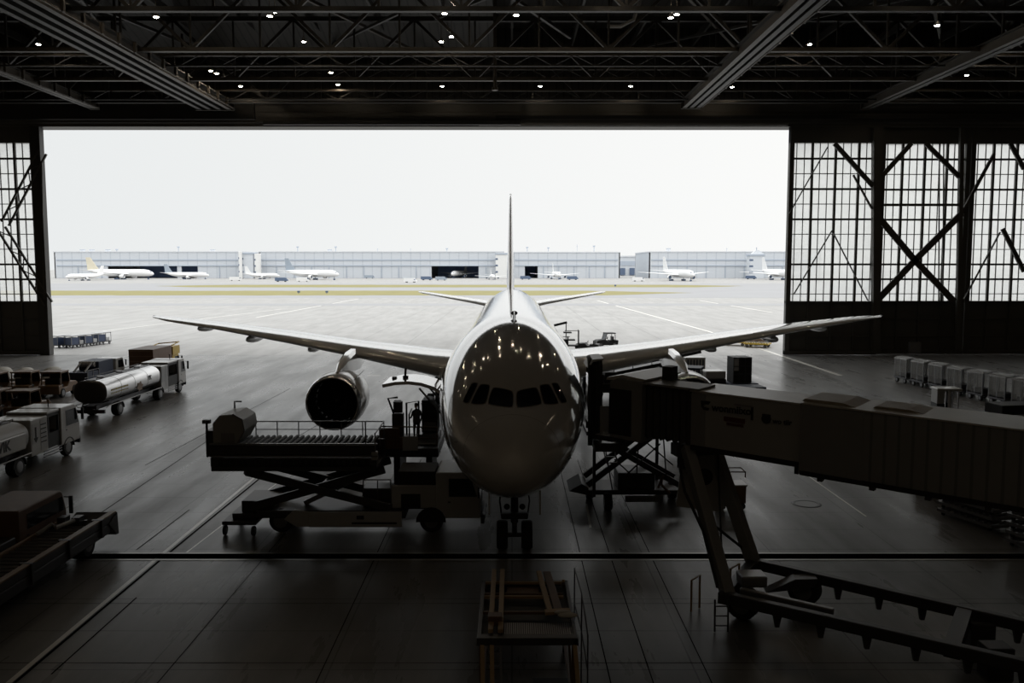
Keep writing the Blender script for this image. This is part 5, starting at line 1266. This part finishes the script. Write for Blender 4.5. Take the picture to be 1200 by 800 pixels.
# ------------------------------------------------------------------ far side of the field
for i, (ya, yb, xa, xb) in enumerate(((345.3, 341.0, 70, 800), (336.8, 333.5, 172, 860))):
    pass
def strip(ya, yb, x0, x1, name):
    a, b = G(600, ya).y, G(600, yb).y; m = MB(); n = 60; v = []
    for i in range(n+1):
        x = x0+(x1-x0)*i/n; e = min(1, i/6, (n-i)/6); c = (a+b)/2
        v += [(x, c+(a-c)*e+RND.uniform(-2, 2), .03), (x, c+(b-c)*e+RND.uniform(-2, 2), .03)]
    m.add(v, [(2*i, 2*i+2, 2*i+3, 2*i+1) for i in range(n)]); o = m.build(name, 'grass_dry'); o['kind'] = 'stuff'; o['label'] = 'strip of dry yellow-green grass between the taxiways'; o['category'] = 'grass'
mat('grass_dry', (.25, .225, .085), .9, var=.25, scale=.15)
mat('taxi_dark', (.30, .30, .31), .7, var=.1, scale=.05)
def tstrip(ya, yb, x0, x1, matn='taxi_dark', z=.0):
    a, b = G(600, ya).y, G(600, yb).y
    structure(MB().box(x0, x1, a, b, -.05, z+.012).build('road_surface', matn))
tstrip(349.0, 332.0, -900, 900); tstrip(358, 355.6, -900, 900)
strip(346.0, 340.6, -330, 75, 'grass'); strip(336.6, 333.6, -200, 130, 'grass')
BY = 800.0
def bx(px): return (px-600)/F*BY*1.0
def zz(py): return A(600, py, BY).z
def far_hangar(label, px0, px1, depth, opens, band=True, ytop=295.5, doors=8):
    x0, x1 = bx(px0), bx(px1); c = (x0+x1)/2; zt = zz(ytop)
    t = thing('distant_hangar', label, 'hangar', (c, BY+depth/2, 0), 0)
    OM = Matrix.Translation((-c, -(BY+depth/2), 0))
    zb, zd = zz(304.2), zz(311.5)
    m = MB(); m.box(x0, x1, BY+1, BY+depth, 0, zt, OM)
    m = MB()
    # front wall with real openings: lintel, piers, and a box of walls behind
    m.box(x0, x1, BY, BY+1.2, zd, zt, OM); xs = [x0]
    for a, b in opens: xs += [bx(a), bx(b)]
    xs.append(x1)
    for i in range(0, len(xs), 2):
        if xs[i+1]-xs[i] > .5: m.box(xs[i], xs[i+1], BY, BY+1.2, 0, zd, OM)
    m.box(x0, x0+1, BY, BY+depth, 0, zt, OM); m.box(x1-1, x1, BY, BY+depth, 0, zt, OM); m.box(x0, x1, BY+depth-1, BY+depth, 0, zt, OM)
    w = m.build('wall_shell', 'far_clad', t)
    MB().box(x0-.5, x1+.5, BY-.5, BY+depth, zt, zt+.9, OM).build('roof', 'far_roof', t)
    if band:
        m = MB(); m.box(x0+2, x1-2, BY-.5, BY, zb-.9, zb+.3, OM); m.build('upper_band', 'far_band', t)
        m = MB(); m.box(x0+2, x1-2, BY-.8, BY, zd-.2, zd+.7, OM); m.build('door_track', 'far_band', t)
    for a, b in opens: MB().box(bx(a), bx(b), BY+70, BY+71, 0, zt-1, OM).build('haze_blue_interior', 'far_haze_blue', t)  # back panel coloured blue to imitate haze in the doorway
    n = doors
    for k in range(1, n):
        x = x0+(x1-x0)*k/n
        if any(bx(a)-2 < x < bx(b)+2 for a, b in opens): continue
        MB().box(x-.35, x+.35, BY-.5, BY, 0, zd, OM).build('door_post', 'far_band', t)
    return t
far_hangar('long pale hangar with a wide dark doorway behind the gold-tailed parked jet', 66, 286, 90, [(128, 209), (214, 233)])
far_hangar('long pale hangar between white tower and airliner fin, its dark doorway holding a jet', 305, 590, 90, [(506, 561)], doors=14)
far_hangar('pale hangar block with a small dark doorway just past the airliner fin', 601, 726, 90, [(615, 630)], ytop=296, doors=7)
far_hangar('pale hangar with two dark bands near the door leaf', 760, 960, 90, [], ytop=295.5, doors=9)
def tower(label, px0, px1, ytop, Y, cap=True, white=False, name='stair_tower'):
    k = Y/F; x0, x1 = (px0-600)*k, (px1-600)*k; z = A(600, ytop, Y).z; t = thing(name, label, 'tower', ((x0+x1)/2, Y, 0)); w = (x1-x0)/2
    MB().box(-w, w, -w, w, 0, z).build('shaft', 'far_white' if white else 'far_wall', t, bevel=.2)
    if cap: MB().box(-w-.6, w+.6, -w-.6, w+.6, z-1.8, z-.3).build('cap', 'far_band', t)
    for i in range(3): MB().box(-w-.1, -w*.6, -w-.1, -w*.5, z*.25*(i+1)-.8, z*.25*(i+1)+.8).build('window', 'far_dark', t)
    return t
tower('tall pale white stair tower between the two long hangars', 300.5, 306.5, 297, 788, False, True)
tower('wide grey tower block between the two long hangars', 286, 300, 295.5, 792)
tower('thin white tower at the edge of the long hangar', 281.5, 285, 294.5, 784, False, True)
tower('white tower block hidden half behind the airliner fin', 581, 594, 296, 790, True, True)
tower('broad grey tower block with a masted roof near the door leaf', 876, 892, 297.5, 780)
# low buildings in the gap
t = thing('distant_terminal', 'low distant terminal building in the gap between the hangars', 'building', ((743-600), 1000, 0))
MB().box(-22, 24, 0, 40, 0, 22).build('wall_shell', 'far_wall', t); MB().box(-22, 24, -.6, 0, 12, 17).build('window_band', 'far_band', t); MB().box(-23, 25, -1, 41, 22, 23.4).build('roof', 'far_roof', t)
for a in (-14, -3, 8, 17): MB().box(a-3, a+3, -2, -1, 1, 9).build('gate_opening', 'far_dark', t)
# masts and vents on the far roofs
def roof_mast(label, px, ytop, kind):
    x = bx(px); zr = zz(295.5)+.9; z = zz(ytop)
    t = thing('roof_mast', label, 'mast', (x, BY+12, zr), 0, 'masts on the distant hangar roofs')
    h = max(1.5, z-zr)
    if kind == 'lamp':
        MB().tube([(0, 0, 0), (0, 0, h)], .35, 6).build('pole', 'far_band', t); MB().box(-1.1, 1.1, -.6, .6, h-.2, h+.9).build('lamp_head', 'far_band', t)
    elif kind == 'box':
        MB().box(-1.8, 1.8, -1.5, 1.5, 0, h).build('vent_housing', 'far_roof', t); MB().box(-2, 2, -1.7, 1.7, h, h+.4).build('cap', 'far_band', t)
    else:
        MB().tube([(0, 0, 0), (0, 0, h)], .18, 6).build('pole', 'far_band', t)
        MB().bar((-.8, 0, h*.7), (.8, 0, h*.7), .2).build('crossbar', 'far_band', t)
    return t
roofs = [(92, 292.5, 'box', 'roof vent housing nearest the open door leaf on the far hangar'), (103, 293, 'box', 'roof vent housing, second along the far hangar roof'), (122, 292.8, 'box', 'roof vent housing above the gold-tailed jet'), (132.5, 292.6, 'lamp', 'short roof lamp mast right above the gold-tailed jet'), (205.5, 289.5, 'lamp', 'tall roof lamp mast above the dark wide doorway'), (246, 293, 'box', 'roof vent housing near the tower on the first hangar'), (346.5, 289.5, 'lamp', 'roof lamp mast first past the white tower'), (391.5, 289.5, 'lamp', 'roof lamp mast second past the white tower'), (384.5, 294, 'box', 'dark roof housing between two lamp masts'), (441, 290.5, 'pole', 'thin roof pole in the middle of the second hangar'), (480, 290.5, 'pole', 'thin roof pole left of the dark doorway with the jet'), (523, 291.5, 'lamp', 'roof lamp mast over the doorway holding the jet'), (618, 290, 'lamp', 'roof lamp mast first past the airliner fin'), (643, 290.5, 'lamp', 'roof lamp mast second past the airliner fin'), (677, 286, 'pole', 'tall thin roof pole on the block past the fin'), (697, 288.5, 'lamp', 'thick roof lamp mast near the end of the block past the fin'), (785, 291, 'box', 'roof crane housing at the start of the last hangar'), (854, 290, 'pole', 'thin roof pole on the last hangar')]
for px, yt, k, lab in roofs: roof_mast(lab, px, yt, k)
t = thing('roof_mast', 'beacon mast on top of the broad grey tower block', 'mast', ((885-600)*.78, 780, A(600, 297.5, 780).z), 0, 'masts on the distant hangar roofs')
MB().tube([(0, 0, 0), (0, 0, 6)], .4, 6).build('pole', 'far_band', t); MB().prism([(-5, 0), (6, 0), (2, 3.4), (-1, 3.4)], 'y', -2, 2).build('roof_hood', 'far_roof', t)

# parked airliners across the field
def far_jet(label, loc, rz, tailmat='far_plane', scale=1.0, L=60.0):
    t = thing('parked_airliner', label, 'airplane', loc, rz, 'airliners parked across the field'); t.scale = (scale,)*3
    r = 3.1; st = ((0, .05, 4.6), (.5, .9, 4.7), (2, 1.8, 4.9), (5, 2.7, 5.3), (9, r, 5.5), (L*.66, r, 5.5), (L*.8, 2.4, 6.2), (L*.92, 1.2, 7.2), (L, .15, 7.7))
    m = MB(); m.loft([[Vector((q*math.cos(a), y-L*.4, z+q*math.sin(a))) for a in [2*PI*k/18 for k in range(18)]] for y, q, z in st]); f = m.build('fuselage', 'far_plane', t, angle=1.2)
    m = MB(); m.box(-1.4, 1.4, 1.9-L*.4, 2.9-L*.4, 6.1, 6.8); m.build('cockpit_window', 'far_dark', f)
    for sx in (-1, 1):
        m = MB(); m.loft([[Vector((sx*x, y+u-L*.4, z+w)) for u, w in airfoil(c, .11, 7)] for x, y, z, c in ((2.2, L*.33, 4.4, 12), (10, L*.43, 5.1, 7.4), (29, L*.62, 6.6, 1.8))]); m.build('wing', 'far_plane', t)
        m = MB(); m.loft([[Vector((sx*x, y+u-L*.4, z+w)) for u, w in airfoil(c, .1, 6)] for x, y, z, c in ((.8, L*.88, 7.2, 6), (10, L*.97, 8.2, 2))]); m.build('horizontal_stabilizer', 'far_plane', t)
        m = MB(); m.lathe([(1.1, 4), (1.6, 2.8), (1.65, .8), (1.5, 0), (1.35, .3), (1.3, 1.0), (.02, 1.0)], (sx*9.6, L*.35-L*.4, 2.7), 'y', 16, caps=False); e = m.build('engine_nacelle', 'far_plane', t)
        MB().lathe([(1.32, .9), (.02, .9)], (sx*9.6, L*.35-L*.4, 2.7), 'y', 16).build('intake', 'far_dark', e)
        m = MB(); m.cyl((sx*5, L*.1, 1.6), 'z', .25, 3.2); m.box(sx*5-1, sx*5+1, L*.1-2, L*.1+2, 0, 1.3); m.build('main_gear', 'far_dark', t)
    m = MB(); m.cyl((0, 5-L*.4, 1.6), 'z', .2, 3); m.box(-.6, .6, 4.4-L*.4, 5.6-L*.4, 0, 1.1); m.build('nose_gear', 'far_dark', t)
    m = MB(); m.loft([[Vector((w, y+u-L*.4, z)) for u, w in airfoil(c, .08, 7)] for z, y, c in ((7.8, L*.8, 11), (12, L*.855, 8), (18.6, L*.93, 4.4))]); m.build('vertical_fin', tailmat, t, angle=1)
    return t
jets = [((150, 327.2), 85, 'far_gold', 'white parked jet with a tall gold tail, side on before the wide dark doorway', 1.0), ((225, 327.0), 20+60, 'far_tail_blue', 'white parked jet with dark tail before the end of the wide dark doorway', .7), ((97, 326.8), -20, 'far_plane', 'white parked jet nearest the open door leaf', .62), ((312, 326.5), 70, 'far_plane', 'white parked jet at the foot of the white stair tower', .6), ((372, 327.8), 62, 'far_tail_blue', 'white parked jet with blue-grey tail before the second hangar', .95), ((652, 327.0), 5, 'far_plane', 'pale parked jet facing us before the block past the fin', .75), ((797, 329.0), 12, 'far_plane', 'white parked jet facing us with wings spread before the last hangar', 1.0), ((914, 328.0), 8, 'far_plane', 'white parked jet half hidden by the door leaf edge', 1.0), ((577, 327.5), 6, 'far_plane', 'pale parked jet behind the airliner fin', .5)]
for (px, py), deg, tm, lab, s in jets:
    g = G(px, py); Y = min(g.y, 745) if px != 97 else 665; g = Vector(((px-600)/F*Y, Y, 0)); far_jet(lab, g, math.radians(deg), tm, s)
far_jet('parked jet with its nose coming out of the dark hangar doorway', ((537-600)*.813, 813.5, 0), math.radians(-14), 'far_plane', .8)
# small vehicles on the far apron
def far_van(label, px, py, matn, L=9, Hh=3.0):
    g = G(px, py); t = thing('service_van', label, 'van', g, RND.uniform(-.3, .3), 'service vehicles on the far apron')
    m = MB(); m.prism([(-L/2, .6), (L/2, .6), (L/2, Hh*.55), (L/2-.8, Hh*.62), (L/2-1.6, Hh), (-L/2, Hh)], 'y', -1.2, 1.2); b = m.build('body', matn, t)
    m = MB(); m.box(L/2-1.5, L/2-.9, -1.23, 1.23, Hh*.6, Hh*.85); m.build('side_window', 'far_dark', b)
    for x in (-L*.3, L*.3):
        for y in (-1, 1): MB().cyl((x, y, .5), 'y', .5, .35, 12).build('wheel', 'rubber', t)
vans = [(276, 329, 'far_white', 'white van on the far apron below the grey tower block'), (330, 330, 'far_dark', 'dark truck on the far apron near the blue-tailed jet'), (355, 330, 'far_white', 'white truck on the far apron below the blue-tailed jet wing'), (481, 331, 'far_plane', 'small pale van on the far apron short of the second hangar'), (500, 328.2, 'far_dark', 'dark tug on the far apron by the doorway holding the jet'), (517, 328.5, 'far_tail_blue', 'grey tug on the far apron in front of the jet nose'), (616, 327.5, 'far_dark', 'dark tug on the far apron below the small dark doorway'), (748, 329.5, 'far_plane', 'small pale van on the far apron in the gap between hangars'), (433, 326.2, 'far_tail_blue', 'blue-grey truck parked along the second hangar wall'), (880, 327.0, 'far_dark', 'dark truck at the foot of the broad grey tower block'), (671, 327.8, 'far_dark', 'dark tug next to the pale jet past the fin')]
for px, py, mm_, lab in vans: far_van(lab, px, py, mm_)
for (px, py, lab) in ((721, 336, 'small dark runway marker post on the grass beyond the wing'), (350, 344, 'small dark marker post on the near grass strip'), (383, 344, 'second small dark marker post on the near grass strip')):
    g = G(px, py); t = thing('marker_post', lab, 'marker', g); MB().box(-.12, .12, -.12, .12, 0, 1.0).build('post', 'far_dark', t); MB().box(-.55, .55, -.1, .1, .45, 1.15).build('sign_board', 'far_dark', t)

# ------------------------------------------------------------------ light: an overcast white sky
w = bpy.data.worlds.new('overcast sky'); SC.world = w; w.use_nodes = True; nt = w.node_tree; N = nt.nodes; L = nt.links
bg = N['Background']; tc = N.new('ShaderNodeTexCoord'); sp = N.new('ShaderNodeSeparateXYZ'); L.new(tc.outputs['Generated'], sp.inputs[0])
mr = N.new('ShaderNodeMapRange'); mr.inputs[1].default_value = -.6; mr.inputs[2].default_value = .5; L.new(sp.outputs[0], mr.inputs[0])
cm = N.new('ShaderNodeMix'); cm.data_type = 'RGBA'; cm.inputs[6].default_value = (.80, .825, .83, 1); cm.inputs[7].default_value = (1.0, 1.0, .985, 1); L.new(mr.outputs[0], cm.inputs['Factor'])
L.new(cm.outputs[2], bg.inputs[0])
me_ = N.new('ShaderNodeMapRange'); me_.inputs[1].default_value = .16; me_.inputs[2].default_value = .34; me_.inputs[3].default_value = 1.0; me_.inputs[4].default_value = 1.7
m2_ = N.new('ShaderNodeMapRange'); m2_.inputs[1].default_value = .34; m2_.inputs[3].default_value = 0.0; m2_.inputs[4].default_value = .8
ad_ = N.new('ShaderNodeMath'); ad_.operation = 'ADD'
L.new(sp.outputs[2], me_.inputs[0]); L.new(sp.outputs[2], m2_.inputs[0]); L.new(me_.outputs[0], ad_.inputs[0]); L.new(m2_.outputs[0], ad_.inputs[1]); L.new(ad_.outputs[0], bg.inputs[1])
pl = bpy.data.lights.new('sky_portal', 'AREA'); pl.shape = 'RECTANGLE'; pl.size = 150; pl.size_y = 28; pl.cycles.is_portal = True
po = bpy.data.objects.new('sky_portal', pl); COL.objects.link(po); po.location = (3, DY+1.5, 14); po.rotation_euler = (-PI/2, 0, 0)
SC.view_settings.view_transform = 'Standard'; SC.view_settings.look = 'None'; SC.view_settings.gamma = 1.0; SC.view_settings.exposure = 0.0; SC.view_settings.use_curve_mapping = False
try:
    SC.cycles.use_denoising = True; SC.cycles.denoiser = 'OPENIMAGEDENOISE'; SC.cycles.max_bounces = 8; SC.cycles.diffuse_bounces = 4; SC.cycles.transparent_max_bounces = 12
    SC.cycles.caustics_reflective = False; SC.cycles.caustics_refractive = False; SC.cycles.sample_clamp_indirect = 4.0
except Exception: pass
